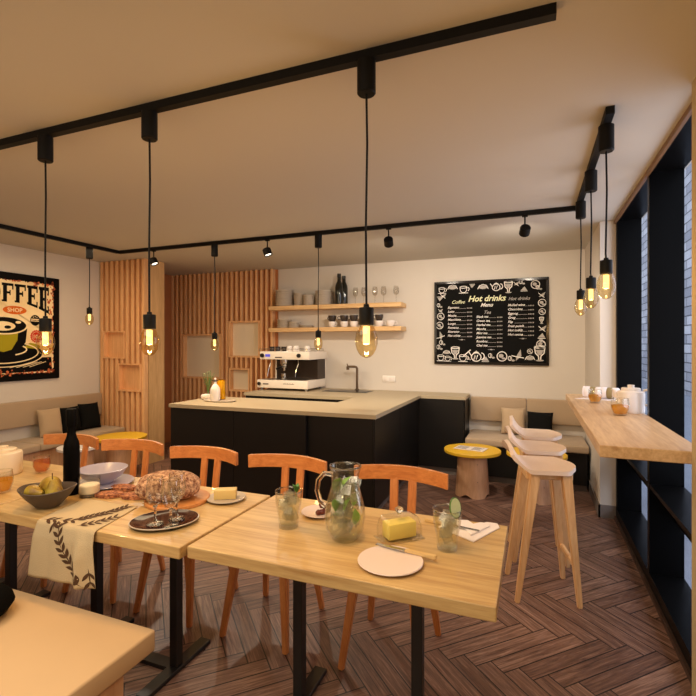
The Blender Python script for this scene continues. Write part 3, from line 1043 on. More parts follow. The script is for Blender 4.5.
t = thing('wall_bench', 'long beige upholstered bench with wood base along the left wall', 'bench', (-4.98, 2.6, 0))
b = BM(); box(b, -.235, .20, -2.2, 1.80, 0, .385); obj('base', b, M['ply'], t, False)
for y0, y1 in ((-2.2, -.5), (-.497, .72), (.723, 1.80)):
    b = BM(); box(b, -.235, .25, y0, y1, .387, .465, .018, 3); obj('seat', b, M['fabric'], t)
for y0, y1 in ((-2.2, -.2), (-.197, 1.81)):
    b = BM(); box(b, -.239, -.16, y0, y1, .60, .875, .014, 3); obj('backrest', b, M['fabric'], t)
cushion('cushion', .26, .30, M['fabric2'], (-.21, 5.61, .628), R(-14), R(4), 'beige square cushion on the back bench', 'cushions on the back bench')
cushion('cushion', .27, .27, M['blackfab'], (.072, 5.60, .612), R(-12), R(-4), 'black square cushion on the back bench', 'cushions on the back bench')
cushion('cushion', .25, .31, M['fabric2'], (-5.045, 3.645, .622), R(-12), R(84), 'beige square cushion on the left bench', 'cushions on the left bench', .12)
cushion('cushion', .235, .30, M['blackfab'], (-5.05, 3.895, .615), R(-12), R(88), 'black cushion on the left bench touching the beige cushion', 'cushions on the left bench', .12)
cushion('cushion', .25, .32, M['blackfab'], (-5.04, 4.145, .622), R(-14), R(82), 'black cushion tilted into the partition corner of the left bench', 'cushions on the left bench', .11)

# ---------------------------------------------------------------- round side tables
def side_table(x, y, label, top='yellow', r=.275, h=.45, rot=0):
    t = thing('side_table', label, 'side table', (x, y, 0), rot, 'round side tables')
    b = BM(); lathe(b, [(0, h - .03), (r - .004, h - .03), (r, h - .026), (r, h - .004), (r - .004, h), (0, h)], cap=False, seg=48); obj('tabletop', b, M[top], t)
    # bent plywood base with arched cut-outs at the foot
    b = BM(); n = 48; lo, hi = [], []
    for ring_r0, ring_r1 in ((.165, .140), (.150, .125)):
        a_, c_ = [], []
        for i in range(n):
            a = 2 * PI * i / n
            arch = max(0, 1 - abs(((a / (2 * PI) * 4) % 1) - .5) / .2)
            z = .03 * arch ** .5
            rr = ring_r0 * (1 + .04 * math.cos(4 * a))
            a_.append(b.verts.new((rr * math.cos(a), rr * math.sin(a), z)))
            c_.append(b.verts.new((ring_r1 * math.cos(a), ring_r1 * math.sin(a), h - .03)))
        lo.append(a_); hi.append(c_)
    for i in range(n):
        j = (i + 1) % n
        b.faces.new((lo[0][i], lo[0][j], hi[0][j], hi[0][i]))
        b.faces.new((lo[1][j], lo[1][i], hi[1][i], hi[1][j]))
        b.faces.new((lo[0][j], lo[0][i], lo[1][i], lo[1][j]))
        b.faces.new((hi[0][i], hi[0][j], hi[1][j], hi[1][i]))
    obj('base', b, M['ply'], t)
    b = BM()
    for z in (.33, .16):
        a = R(-95); rr = .168 - z * .05
        lathe(b, [(0, .0), (.004, .0)], (rr * math.cos(a), rr * math.sin(a), z), cap=False, rot=Matrix.Rotation(R(90), 3, 'X'), seg=10)
    obj('screw', b, M['ink'], t)
side_table(-.565, 4.80, 'round yellow side table with a magazine, beside the back bench', rot=R(30))
side_table(.03, 4.86, 'yellow side table mostly hidden behind the bar stools', rot=R(30))
side_table(-4.37, 4.00, 'round yellow side table next to the slatted partition', rot=R(20))
side_table(-4.35, 3.44, 'small white-topped side table behind the black bottle', 'white', .19, .45)
t = thing('magazine', 'open pale magazine lying on the round yellow table', 'magazine', (-.58, 4.80, .4505), R(-12))
b = BM(); box(b, -.15, .0, -.085, .085, 0, .006, .002, 1); box(b, .0, .15, -.085, .085, 0, .008, .002, 1); obj('pages', b, M['paper'], t, False)
b = BM()
for k in range(5): box(b, -.13, -.03, -.06 + k * .027, -.05 + k * .027, .006, .0066); box(b, .02, .12 - .02 * (k % 2), -.06 + k * .027, -.05 + k * .027, .008, .0086)
obj('printed_lines', b, M['ink'], t, False)

# ---------------------------------------------------------------- menu board
BX0, BX1, BZ0, BZ1 = -1.14, .17, 1.252, 2.267
t = thing('menu_board', 'black framed chalk menu board reading Hot drinks Menu on the back wall', 'menu board', ((BX0 + BX1) / 2, YB, (BZ0 + BZ1) / 2))
W, Hh = BX1 - BX0, BZ1 - BZ0
b = BM(); box(b, -W / 2 + .02, W / 2 - .02, -.022, -.001, -Hh / 2 + .02, Hh / 2 - .02); obj('chalk_surface', b, M['boardblack'], t, False)
b = BM()
f = .03
box(b, -W / 2, W / 2, -.035, -.001, Hh / 2 - f, Hh / 2, .003, 1); box(b, -W / 2, W / 2, -.035, -.001, -Hh / 2, -Hh / 2 + f, .003, 1)
box(b, -W / 2, -W / 2 + f, -.035, -.001, -Hh / 2 + f, Hh / 2 - f, .003, 1); box(b, W / 2 - f, W / 2, -.035, -.001, -Hh / 2 + f, Hh / 2 - f, .003, 1)
obj('frame', b, plain('glossy_black_frame', srgb(20, 14, 12), .12), t, False)

def bxf(ox, oz, s=1.0, yy=-.0235):
    return lambda x, y: Vector((ox + x * s, yy, oz + y * s))
def on_board(px, pz, W=W, Hh=Hh):
    """fractions of board (0..1 from left, 0..1 from top) to board-local x,z"""
    return (-W / 2 + px * W, Hh / 2 - pz * Hh)
def btext(body, fx, fz, size, mat, shear=.35, bold=0, align='LEFT', name='lettering'):
    ox, oz = on_board(fx, fz)
    me = text_mesh(name, body, size, M[mat], t, bxf(ox, oz), shear, bold, align)
    me.materials.clear(); me.materials.append(M[mat])
    o = bpy.data.objects.new(name, me); COL.objects.link(o); o.parent = t
    return o
# board-relative positions (fraction of width, fraction of height)
btext('Hot drinks', .475, .25, .098, 'chalky', .3, .0022, 'CENTER')
btext('Menu', .475, .315, .062, 'chalk', .4, .0016, 'CENTER')
btext('Coffee', .22, .27, .058, 'chalky', .4, .0006, 'CENTER')
btext('Tea', .48, .40, .056, 'chalkgrey', .4, .0006, 'CENTER')
btext('Hot drinks', .753, .25, .054, 'chalkgrey', .4, .0004, 'CENTER')
cols = [(.125, .328, ['Espresso', 'Latte', 'Mocha', 'Macchiato', 'Lungo', 'Romano', 'Ristretto', 'Flat white'], .345),
        (.385, .445, ['Black tea', 'Green tea', 'Herbal tea', 'Matcha', 'Mint tea', 'Jasmine tea', 'Rooibos', 'Chai tea'], .61),
        (.66, .318, ['Mulled wine', 'Chocolate', 'Eggnog', 'Grog', 'Flip', 'Fruit punch', 'Hot toddy', 'Hot cocoa'], .875)]
bl = BM()
for fx, fz, items, fe in cols:
    s = .0485
    for i, it in enumerate(items):
        z = fz + i * s
        btext(it, fx, z, .038, 'chalk', .3, .0006)
        btext('00.00', fe - .045, z, .026, 'chalkgrey', .2, .0004) if False else None
        x0, zz = on_board(fx + .018 * len(it) * .62 + .012, z + .002)
        x1, _ = on_board(fe - .05, z)
        strokes_into(bl, [(x0, zz), (x1, zz)], .003, bxf(0, 0))
        for q in range(4):
            x2, _ = on_board(fe - .042 + q * .0125, z)
            strokes_into(bl, [(x2, zz + .003), (x2 + .009, zz + .003)], .013, bxf(0, 0))
    xa, za = on_board((fx + fe) / 2 + .02, fz + 8 * s - .012)
    strokes_into(bl, [(xa - .04, za), (xa + .04, za)], .003, bxf(0, 0)); fill_into(bl, ell(xa, za, .016, .007, 10), bxf(0, 0, 1, -.0237))
obj('price_lines', bl, M['chalkgrey'], t, False)

# chalk drawings round the border
def d_cup(): return [('c', ell(0, .25, .42, .12, 16)), ('o', [(-.42, .25), (-.36, -.2), (-.15, -.4), (.15, -.4), (.36, -.2), (.42, .25)]), ('o', ell(.5, 0, .17, .2, 10, -90, 90)), ('o', [(-.55, -.46), (.55, -.46)])]
def d_pot(): return [('c', ell(0, -.08, .4, .36, 18)), ('o', [(-.38, 0), (-.62, .35)]), ('o', ell(.42, 0, .25, .28, 10, -90, 90)), ('o', ell(0, .22, .22, .14, 8, 0, 180)), ('f', ell(0, .42, .06, .06, 8)), ('o', [(-.2, -.3), (-.1, .1), (0, -.3), (.12, .1)])]
def d_gob(): return [('o', [(-.35, .5), (-.28, .05), (-.08, -.15), (-.06, -.4)]), ('o', [(.35, .5), (.28, .05), (.08, -.15), (.06, -.4)]), ('c', ell(0, .5, .35, .08, 14)), ('f', ell(0, -.46, .28, .06, 12)), ('f', [(-.28, .3), (.28, .3), (.1, -.08), (-.1, -.08)])]
def d_cro(): return [('f', ell(0, 0, .5, .22, 14, 0, 360)), ('o', [(-.6, -.2), (-.4, .2), (0, .34), (.4, .2), (.6, -.2)])]
def d_leaf(): return [('f', [(-.45, -.3), (-.1, .1), (.45, .4), (.2, -.15)]), ('o', [(-.5, .3), (-.2, 0), (.3, -.4)])]
def d_bean(): return [('c', ell(-.2, .1, .25, .32, 12)), ('o', [(-.2, .4), (-.12, .1), (-.22, -.2)]), ('f', ell(.25, -.2, .22, .15, 10))]
def d_ring(): return [('c', ell(0, 0, .46, .46, 20)), ('f', ell(-.08, .05, .24, .2, 8)), ('f', ell(.16, -.2, .2, .1, 8))]
def d_cake(): return [('f', [(-.5, -.3), (.5, -.3), (.1, .35)]), ('o', [(-.5, -.42), (.55, -.42)])]
ICON = [d_cup, d_pot, d_gob, d_cro, d_leaf, d_bean, d_ring, d_cake]
bd = BM()
def icon(k, fx, fz, s, rot=0):
    ox, oz = on_board(fx, fz)
    c_, s_ = math.cos(R(rot)), math.sin(R(rot))
    for kind, pts in ICON[k]():
        pp = [(ox + (x * c_ - y * s_) * s, oz + (x * s_ + y * c_) * s) for x, y in pts]
        if kind == 'f': fill_into(bd, pp, bxf(0, 0, 1, -.0231 - .00002 * k), 1)
        else: strokes_into(bd, pp, s * .075, bxf(0, 0, 1, -.0236), 0, kind == 'c')
top = [(0, .07, .10, .085), (3, .17, .075, .10), (0, .27, .10, .10), (7, .35, .07, .06, 180), (3, .445, .085, .10), (1, .56, .085, .11), (2, .665, .10, .13), (4, .735, .06, .07), (5, .78, .05, .07), (7, .795, .12, .07), (6, .89, .08, .10), (5, .92, .12, .07)]
bot = [(0, .06, .92, .09), (0, .125, .93, .075), (3, .115, .86, .08), (2, .195, .87, .14), (0, .265, .92, .10), (5, .32, .93, .05), (1, .385, .90, .14), (7, .465, .93, .08), (5, .52, .9, .08), (6, .61, .90, .12), (5, .69, .93, .08), (4, .75, .89, .13, 30), (6, .845, .84, .06), (3, .845, .92, .09), (2, .925, .87, .16)]
lef = [(4, .085, .17, .08), (7, .055, .21, .07, 180), (5, .05, .29, .07), (4, .06, .35, .06), (6, .06, .42, .09), (6, .05, .53, .09), (4, .06, .66, .10, 60), (5, .075, .745, .08), (5, .05, .80, .08)]
rig = [(4, .945, .20, .08), (6, .945, .29, .09), (6, .945, .39, .075), (2, .94, .49, .07), (4, .95, .58, .09), (7, .94, .66, .08), (6, .935, .76, .10), (5, .945, .72, .06)]
for it in top + bot + lef + rig: icon(*it)
strokes_into(bd, [(on_board(.27, .9)), (on_board(.335, .825))], .012, bxf(0, 0, 1, -.0236))
obj('chalk_drawings', bd, [M['chalk'], M['chalkgrey']], t, False)

# ---------------------------------------------------------------- coffee poster (left wall)
PY0, PY1, PZ0, PZ1 = 2.76, 3.865, 1.10, 2.265
t = thing('coffee_poster', 'framed vintage coffee shop poster with a steaming green cup on the left wall', 'poster', (XL, (PY0 + PY1) / 2, (PZ0 + PZ1) / 2))
PW, PH = PY1 - PY0, PZ1 - PZ0
pcy, pcz = (PY0 + PY1) / 2, (PZ0 + PZ1) / 2
b = BM(); box(b, .001, .03, -PW / 2, PW / 2, -PH / 2, PH / 2, .002, 1); obj('frame', b, M['posterblack'], t, False)
def pxf(depth):
    return lambda y, z: Vector((.0305 + depth, y - pcy, z - pcz))   # takes world y,z
# cream ground with ragged burnt edge
random.seed(8)
def ragged(m0, amp, n=60):
    y0, y1, z0, z1 = PY0 + m0, PY1 - m0, PZ0 + m0, PZ1 - m0
    pts = []
    for a, c in (((y0, z0), (y1, z0)), ((y1, z0), (y1, z1)), ((y1, z1), (y0, z1)), ((y0, z1), (y0, z0))):
        for i in range(n):
            q = i / n
            pts.append((a[0] + (c[0] - a[0]) * q + random.uniform(-amp, amp), a[1] + (c[1] - a[1]) * q + random.uniform(-amp, amp)))
    return pts
b = BM(); fill_into(b, ragged(.078, .010), pxf(.0004)); obj('burnt_border', b, M['rust'], t, False)
b = BM(); fill_into(b, [(y, max(z, 1.0)) for y, z in ragged(.085, .014)], pxf(.0008)); obj('cream_ground', b, M['cream'], t, False)
# dark floor of the picture
b = BM(); fill_into(b, [(PY0 + .1, PZ0 + .09), (PY1 - .09, PZ0 + .09), (PY1 - .10, PZ0 + .25), (PY0 + .1, PZ0 + .25)], pxf(.0012)); obj('dark_band', b, M['posterblack'], t, False)
# rust flecks
b = BM()
for k in range(90):
    side = random.random()
    if side < .5: y = random.uniform(PY1 - .15, PY1 - .06); z = random.uniform(PZ0 + .06, PZ1 - .06)
    elif side < .8: y = random.uniform(PY0 + .06, PY1 - .06); z = PZ0 + random.uniform(.06, .12)
    else: y = random.uniform(PY1 - .3, PY1 - .06); z = PZ1 - random.uniform(.06, .16)
    s = random.uniform(.006, .022)
    fill_into(b, [(y + s * random.uniform(.5, 1) * math.cos(a), z + s * random.uniform(.5, 1.2) * math.sin(a)) for a in [i * PI / 4 for i in range(8)]], pxf(.0016))
obj('rust_speck', b, M['rust'], t, False)
# COFFEE in slab letters that grow toward the ends
def slab(b, letter, y0, w, zt0, zt1, zb0, zb1):
    def q(u, v):    # u 0..1 across, v 0..1 up
        zt = zt0 + (zt1 - zt0) * u; zb = zb0 + (zb1 - zb0) * u
        return (y0 + u * w, zb + (zt - zb) * v)
    R_ = {'F': [(0, .42, .0, .1), (.10, .42, .0, 1), (0, .95, .86, 1), (.84, .95, .68, 1), (.36, .72, .44, .56), (.62, .72, .36, .64)],
          'E': [(0, .95, 0, .12), (.10, .42, 0, 1), (0, .95, .86, 1), (.84, .95, .70, 1), (.84, .95, 0, .28), (.36, .7, .44, .56), (.60, .7, .36, .64)]}
    if letter in R_:
        for k, (u0, u1, v0, v1) in enumerate(R_[letter]):
            fill_into(b, [q(u0, v0), q(u1, v0), q(u1, v1), q(u0, v1)], pxf(.0020 + k * .00003))
    else:
        o_ = [(.48 + .46 * math.cos(a), .5 + .5 * math.sin(a)) for a in [2 * PI * i / 28 for i in range(29)]]
        i_ = [(.48 + .2 * math.cos(a), .5 + .34 * math.sin(a)) for a in [2 * PI * i / 28 for i in range(29)]]
        for i in range(28):
            if letter == 'C' and (i < 3 or i > 24): continue
            fill_into(b, [q(*o_[i]), q(*o_[i + 1]), q(*i_[i + 1]), q(*i_[i])], pxf(.0020))
def zb_(y): return 1.95 - .55 * max(0, abs(y - 3.31) - .12) ** 1.4
word = 'COFFEE'
for i, ch in enumerate(word):
    y0 = 2.958 + i * .1315
    w = .125
    zt = lambda y: 2.145 + .00 * y
    b = BM(); slab(b, ch, y0, w, 2.148, 2.148, zb_(y0), zb_(y0 + w)); obj('title_letter', b, M['posterblack'], t, False)
def ptext(body, y, z, size, mat, depth=.0026, bold=.001):
    me = text_mesh('lettering', body, size, None, t, lambda x, yy: pxf(depth)(y + x, z + yy), 0, bold, 'CENTER')
    me.materials.clear(); me.materials.append(M[mat])
    o = bpy.data.objects.new('lettering', me); COL.objects.link(o); o.parent = t
b = BM(); fill_into(b, ell(3.355, 1.865, .125, .045, 28), pxf(.0020)); obj('orange_oval', b, M['porange'], t, False)
ptext('SHOP', 3.355, 1.845, .062, 'cream')
b = BM(); fill_into(b, ell(3.575, 1.765, .056, .06, 24), pxf(.0020)); obj('black_badge', b, M['posterblack'], t, False)
b = BM(); fill_into(b, [(3.528, 1.752), (3.622, 1.752), (3.622, 1.782), (3.528, 1.782)], pxf(.0023))
fill_into(b, ell(3.575, 1.805, .006, .006, 6), pxf(.0023)); fill_into(b, ell(3.555, 1.80, .006, .006, 6), pxf(.0023)); fill_into(b, ell(3.595, 1.80, .006, .006, 6), pxf(.0023))
obj('badge_band', b, M['cream'], t, False)
ptext('PREMIUM', 3.575, 1.758, .022, 'posterblack', .0026, .0003)
b = BM(); star = []
for k in range(36): star.append((3.59 + (.072 if k % 2 else .064) * math.cos(k * PI / 18), 1.585 + (.074 if k % 2 else .066) * math.sin(k * PI / 18)))
fill_into(b, star, pxf(.0020)); obj('red_badge', b, M['pred'], t, False)
b = BM(); strokes_into(b, ell(3.59, 1.585, .05, .052, 24), .004, pxf(.0023), 0, True); obj('badge_ring', b, M['cream'], t, False)
ptext('10¢', 3.59, 1.562, .06, 'cream', .0026, .001)
# cup and saucer
def pf(name, pts, mat, d):
    b = BM(); fill_into(b, pts, pxf(d)); obj(name, b, M[mat], t, False)
CYc = 3.24
pf('saucer', ell(CYc, 1.40, .44, .15, 40), 'cream', .0014)
pf('saucer_shade', ell(CYc, 1.395, .42, .135, 40), 'posterblack', .0017)
b = BM()
strokes_into(b, ell(CYc, 1.41, .37, .115, 40), .012, pxf(.0020), 0, True)
strokes_into(b, ell(CYc, 1.44, .24, .065, 30, -60, 60), .014, pxf(.0020))
for k in range(4): strokes_into(b, [(3.30 + k * .07, 1.245), (3.55 + k * .05, 1.30)], .006, pxf(.0021))
obj('saucer_lines', b, M['cream'], t, False)
pf('saucer_green', ell(CYc + .16, 1.47, .23, .05, 24, -30, 60) + [(CYc + .2, 1.46)], 'olive', .0019)
pf('cup_outline', [(CYc - .25, 1.70), (CYc + .25, 1.70), (CYc + .23, 1.52), (CYc + .16, 1.42), (CYc + .05, 1.385), (CYc - .05, 1.385), (CYc - .16, 1.42), (CYc - .23, 1.52)], 'posterblack', .0023)
pf('cup_green', [(CYc - .20, 1.66), (CYc + .15, 1.66), (CYc + .14, 1.54), (CYc + .08, 1.44), (CYc, 1.415), (CYc - .09, 1.44), (CYc - .17, 1.52)], 'olive', .0026)
pf('cup_rim', ell(CYc, 1.70, .255, .10, 36), 'cream', .0029)
pf('cup_coffee', ell(CYc, 1.70, .235, .085, 36), 'posterblack', .0032)
pf('milk_swirl', ell(CYc - .01, 1.69, .13, .05, 24), 'cream', .0035)
pf('milk_eye', ell(CYc + .04, 1.68, .035, .018, 12), 'posterblack', .0038)
pf('milk_drop', ell(CYc + .15, 1.735, .03, .015, 12), 'cream', .0035)

# ---------------------------------------------------------------- window bar and its stools
ZB = 1.06
o = BM(); box(o, -.195, .194, -1.14, 1.139, -.052, 0, .003, 1)
t = thing('window_bar', 'long light oak bar top in front of the window', 'bar', (.465, 3.43, ZB))
obj('bar_top', o, M['oak_y'], t, False)

def stool(x, y, rot, label):
    t = thing('bar_stool', label, 'bar stool', (x, y, 0), rot, 'blush bar stools at the window bar')
    # shell seat: flat pan that sweeps up to a low back on -x
    b = BM(); nu, nv = 22, 12
    grid = []
    for lay in (0, 1):
        g = []
        for i in range(nu + 1):
            s = i / nu
            row = []
            for j in range(nv + 1):
                v = j / nv * 2 - 1
                # width: narrow-rounded front, wide at the back
                xx = .200 - .375 * s
                hw = .185 * (1 - .42 * max(0, (.28 - s) / .28) ** 2.2)
                rise = 0
                if s > .74:
                    q = (s - .74) / .26
                    rise = .125 * q ** 1.6 * (1 - .35 * abs(v) ** 3)
                    xx -= 0
                    hw *= (1 - .06 * q)
                front = .035 * abs(v) ** 2.5 * max(0, 1 - s / .2) if s < .2 else 0
                xx -= front
                dish = -.010 * (1 - v * v) * math.sin(min(1, s / .8) * PI)
                z = .775 + rise + dish
                row.append(b.verts.new((xx - (0 if lay else .0), v * hw, z - lay * (.026 - .008 * (s > .8)))))
            g.append(row)
        grid.append(g)
    T_, B_ = grid
    # lean the underside of the back outward so the lip has thickness
    for i in range(nu + 1):
        s = i / nu
        if s > .8:
            for vtx in B_[i]: vtx.co.x -= .022 * min(1, (s - .8) / .15); vtx.co.z += .012 * (s - .8) / .2
    for i in range(nu):
        for j in range(nv):
            b.faces.new((T_[i][j], T_[i + 1][j], T_[i + 1][j + 1], T_[i][j + 1]))
            b.faces.new((B_[i][j], B_[i][j + 1], B_[i + 1][j + 1], B_[i + 1][j]))
    ring = [(0, j) for j in range(nv)] + [(i, nv) for i in range(nu)] + [(nu, j) for j in range(nv, 0, -1)] + [(i, 0) for i in range(nu, 0, -1)]
    m = len(ring)
    for k in range(m):
        a_, c_ = ring[k], ring[(k + 1) % m]
        b.faces.new((T_[a_[0]][a_[1]], T_[c_[0]][c_[1]], B_[c_[0]][c_[1]], B_[a_[0]][a_[1]]))
    so = obj('seat', b, M['seat'], t, True, angle=50)
    md = so.modifiers.new('round', 'BEVEL'); md.width = .007; md.segments = 3; md.limit_method = 'ANGLE'; md.angle_limit = R(50)
    b = BM(); box(b, -.10, .16, -.12, .12, .705, .746, .004, 1); obj('seat_frame', b, M['stoolwood'], t, False)
    for sx in (-1, 1):
        for sy in (-1, 1):
            b = BM(); bar(b, (.182 if sx > 0 else -.160, sy * .170, .0), (.120 if sx > 0 else -.050, sy * .125, .742), .027, .030, .056, .048); obj('leg', b, M['stoolwood'], t)
    b = BM(); bar(b, (.168, -.15, .22), (.168, .15, .22), .024, .03, up=(0, 0, 1)); obj('footrest', b, M['stoolwood'], t)
stool(.035, 3.08, R(12), 'blush shell bar stool nearest the camera')
stool(.015, 3.60, R(8), 'blush shell bar stool, middle of three')
stool(.015, 4.12, R(3), 'blush shell bar stool farthest from the camera')

# tea things on the window bar
def tea_glass(x, y, z, r, h, label, liquid, lev=.62, group=None, handle=False):
    t = thing('tea_glass', label, 'glass', (x, y, z), 0, group)
    b = BM(); lathe(b, [(0, 0), (r * .62, 0), (r * .7, .004), (r * .98, h * .45), (r, h * .62), (r * .9, h), (r * .87, h), (r * .96, h * .62), (r * .94, h * .45), (r * .66, .01), (0, .009)], cap=False); obj('glass_wall', b, M['glass'], t)
    b = BM(); lathe(b, [(r * .865, h - .003), (r * .905, h - .003), (r * .905, h + .001), (r * .865, h + .001), (r * .865, h - .003)], cap=False, seg=32); obj('rim', b, M['solid'], t)
    b = BM(); lathe(b, [(0, .012), (r * .64, .012), (r * .90, h * .44), (r * .915, h * lev), (0, h * lev)], cap=False); obj('tea', b, M[liquid], t)
    if handle:
        b = BM(); tube(b, [(r * .9, 0, h * .8), (r * 1.4, 0, h * .75), (r * 1.5, 0, h * .5), (r * 1.3, 0, h * .3), (r * .85, 0, h * .3)], .004, 8); obj('handle', b, M['glass'], t)
    return t
tea_glass(.50, 3.30, ZB, .052, .105, 'glass of amber tea beside the teapot on the window bar', 'tea', .60, 'tea glasses on the window bar')
tea_glass(.43, 3.92, ZB, .048, .10, 'glass of amber tea in front of the napkin on the window bar', 'tea', .62, 'tea glasses on the window bar')

def teapot(x, y, z, r, h, rot, label, mat, spout=True, handle=True):
    t = thing('teapot', label, 'teapot', (x, y, z), rot)
    b = BM(); lathe(b, [(0, 0), (r * .94, 0), (r * .98, .004), (r, h * .1), (r, h * .70), (r * .97, h * .755), (r * .90, h * .78), (r * .70, h * .80)], cap=True, seg=36); obj('body', b, mat, t)
    b = BM(); lathe(b, [(0, h * .80), (r * .70, h * .80), (r * .70, h * .87), (r * .64, h * .895), (r * .27, h * .90), (r * .24, h * .91), (r * .26, h * .985), (r * .22, h * 1.0), (0, h * 1.0)], cap=False, seg=32); obj('lid', b, mat, t)
    if spout:
        b = BM(); tube(b, [(-r * .85, 0, h * .45), (-r * 1.12, 0, h * .62), (-r * 1.22, 0, h * .80), (-r * 1.34, 0, h * .84)], [r * .22, r * .17, r * .13, r * .11], 14); obj('spout', b, mat, t)
    if handle:
        b = BM(); tube(b, [(r * .85, 0, h * .8), (r * 1.25, 0, h * .85), (r * 1.5, 0, h * .68), (r * 1.48, 0, h * .42), (r * 1.2, 0, h * .28), (r * .92, 0, h * .3)], .0085, 10); obj('handle', b, mat, t)
    return t
teapot(.585, 3.46, ZB, .079, .178, R(-6), 'white ceramic teapot on the window bar', M['white'])
# napkin and rolled striped towel at the far end of the bar
b = BM(); prism(b, [(-.16, -.04), (.06, -.10), (.17, .0), (.10, .12), (-.02, .08)], 0, .006, .002)
o = obj('napkin', b, M['napkin'], None, False, (.47, 4.20, ZB)); tag(o, 'white folded napkin under the rolled towel on the window bar', 'napkin')
t = thing('rolled_towel', 'rolled white and olive striped towel on the napkin behind the tea glass', 'towel', (.515, 4.20, ZB + .0525), R(-20))
b = BM()
for k in range(6):
    pr = [(0, 0), (.041, 0), (.045, .008), (.045, .032), (.041, .04), (0, .04)]
    lathe(b, pr, (-.13 + k * .041, 0, 0), cap=False, seg=20, rot=Matrix.Rotation(R(90), 3, 'Y'))
for f_ in b.faces: f_.material_index = 1 if int((f_.calc_center_median().x + .13) / .041) % 3 == 1 else 0
obj('towel_roll', b, [M['napkin'], plain('olive_stripe', srgb(150, 134, 92), .9)], t)
b = BM()
pts = [(-.135, .040 * math.cos(a), .040 * math.sin(a)) for a in [i * PI / 8 for i in range(17)]]
tube(b, pts, .006, 8); obj('rolled_edge', b, M['napkin'], t)

# ---------------------------------------------------------------- dining tables
ZD = .74
def dining_table(cx, label, cy=1.735, px=.25):
    t = thing('dining_table', label, 'table', (cx, cy, 0), 0, 'light oak dining tables pushed together')
    b = BM(); box(b, -.556, .556, -.325, .325, ZD - .046, ZD, .004, 2); obj('tabletop', b, M['oak'], t, False)
    for x in (-px, px):
        b = BM(); box(b, x - .021, x + .021, -.021, .021, .02, ZD - .056, .002, 1); obj('post', b, M['black'], t, False)
    b = BM(); box(b, -.30, .30, -.06, .06, ZD - .056, ZD - .046); obj('top_plate', b, M['black'], t, False)
    b = BM()
    for x in (-px, px): box(b, x - .03, x + .03, -.21, .21, 0, .02, .002, 1)
    box(b, -px, px, -.03, .03, 0, .0195)
    obj('foot', b, M['black'], t, False)
dining_table(-.654, 'light oak dining table carrying the glass jug')
dining_table(-1.782, 'light oak dining table carrying the bread and linen runner', 1.713)
dining_table(-2.905, 'light oak dining table carrying the teapot, cut by the photo edge', 1.735, .19)

# ---------------------------------------------------------------- chairs
def chair(x, y, rot, label):
    t = thing('dining_chair', label, 'chair', (x, y, 0), rot, 'orange wood chairs behind the dining tables')
    b = BM(); n = 16
    ft, fb, bt, bb = [], [], [], []
    for i in range(n + 1):
        q = i / n * 2 - 1
        xx = q * .247; yy = .215 - .085 * q * q
        for lst, dy, z in ((ft, -.012, .853), (fb, -.010, .780), (bt, .012, .853), (bb, .014, .780)):
            lst.append(b.verts.new((xx, yy + dy, z)))
    for i in range(n):
        b.faces.new((ft[i], ft[i + 1], fb[i + 1], fb[i])); b.faces.new((bt[i], bb[i], bb[i + 1], bt[i + 1]))
        b.faces.new((ft[i], bt[i], bt[i + 1], ft[i + 1])); b.faces.new((fb[i], fb[i + 1], bb[i + 1], bb[i]))
    b.faces.new((ft[0], fb[0], bb[0], bt[0])); b.faces.new((ft[n], bt[n], bb[n], fb[n]))
    obj('top_rail', b, M['cherry'], t)
    for sx in (-.05, .05):
        b = BM(); bar(b, (sx * .9, .165, .44), (sx, .213, .80), .044, .018); obj('back_splat', b, M['cherry_z'], t)
    b = BM(); prism(b, [(-.20, -.19), (.20, -.19), (.215, .0), (.19, .18), (.08, .195), (-.08, .195), (-.19, .18), (-.215, 0)], .43, .455, .006); obj('seat', b, M['cherry'], t)
    for sx in (-1, 1):
        for (fy, ty) in ((-.21, -.14), (.21, .14)):
            b = BM(); bar(b, (sx * .185, fy, 0), (sx * .135, ty, .43), .028, .028, .045, .04); obj('leg', b, M['cherry_z'], t)
chair(-.638, 2.20, 0, 'orange wood chair behind the glass jug and butter dish')
chair(-1.298, 2.20, 0, 'orange wood chair behind the dessert plate and left drink glass')
chair(-1.878, 2.20, 0, 'orange wood chair behind the bread loaf')
chair(-2.455, 2.21, R(3), 'orange wood chair behind the lilac bowl')
chair(-3.0, 2.19, R(2), 'orange wood chair behind the matt black bottle')

# ---------------------------------------------------------------- near bench with black cushion
t = thing('near_bench', 'low pale tan seat in the near left corner below the linen runner', 'bench', (-2.3, .90, 0))
b = BM(); box(b, -1.0, 1.0, -.40, .30, .0, .37); obj('base', b, M['ply'], t, False)
b = BM(); box(b, -1.01, 1.01, -.41, .438, .372, .451, .010, 3); obj('seat', b, plain('pale_tan_seat', srgb(206, 174, 134), .7, vary=.04), t)
b = BM(); lathe(b, [(0, 0), (.06, .002), (.10, .02), (.12, .05), (.112, .075), (.088, .10), (.045, .113), (0, .116)], cap=False, seg=32)
o = obj('round_cushion', b, plain('black_cloth', srgb(12, 11, 11), .9, spec=.05), None, True, (-1.965, 1.13, .4515)); tag(o, 'black rounded cushion at the bottom left corner', 'cushion')

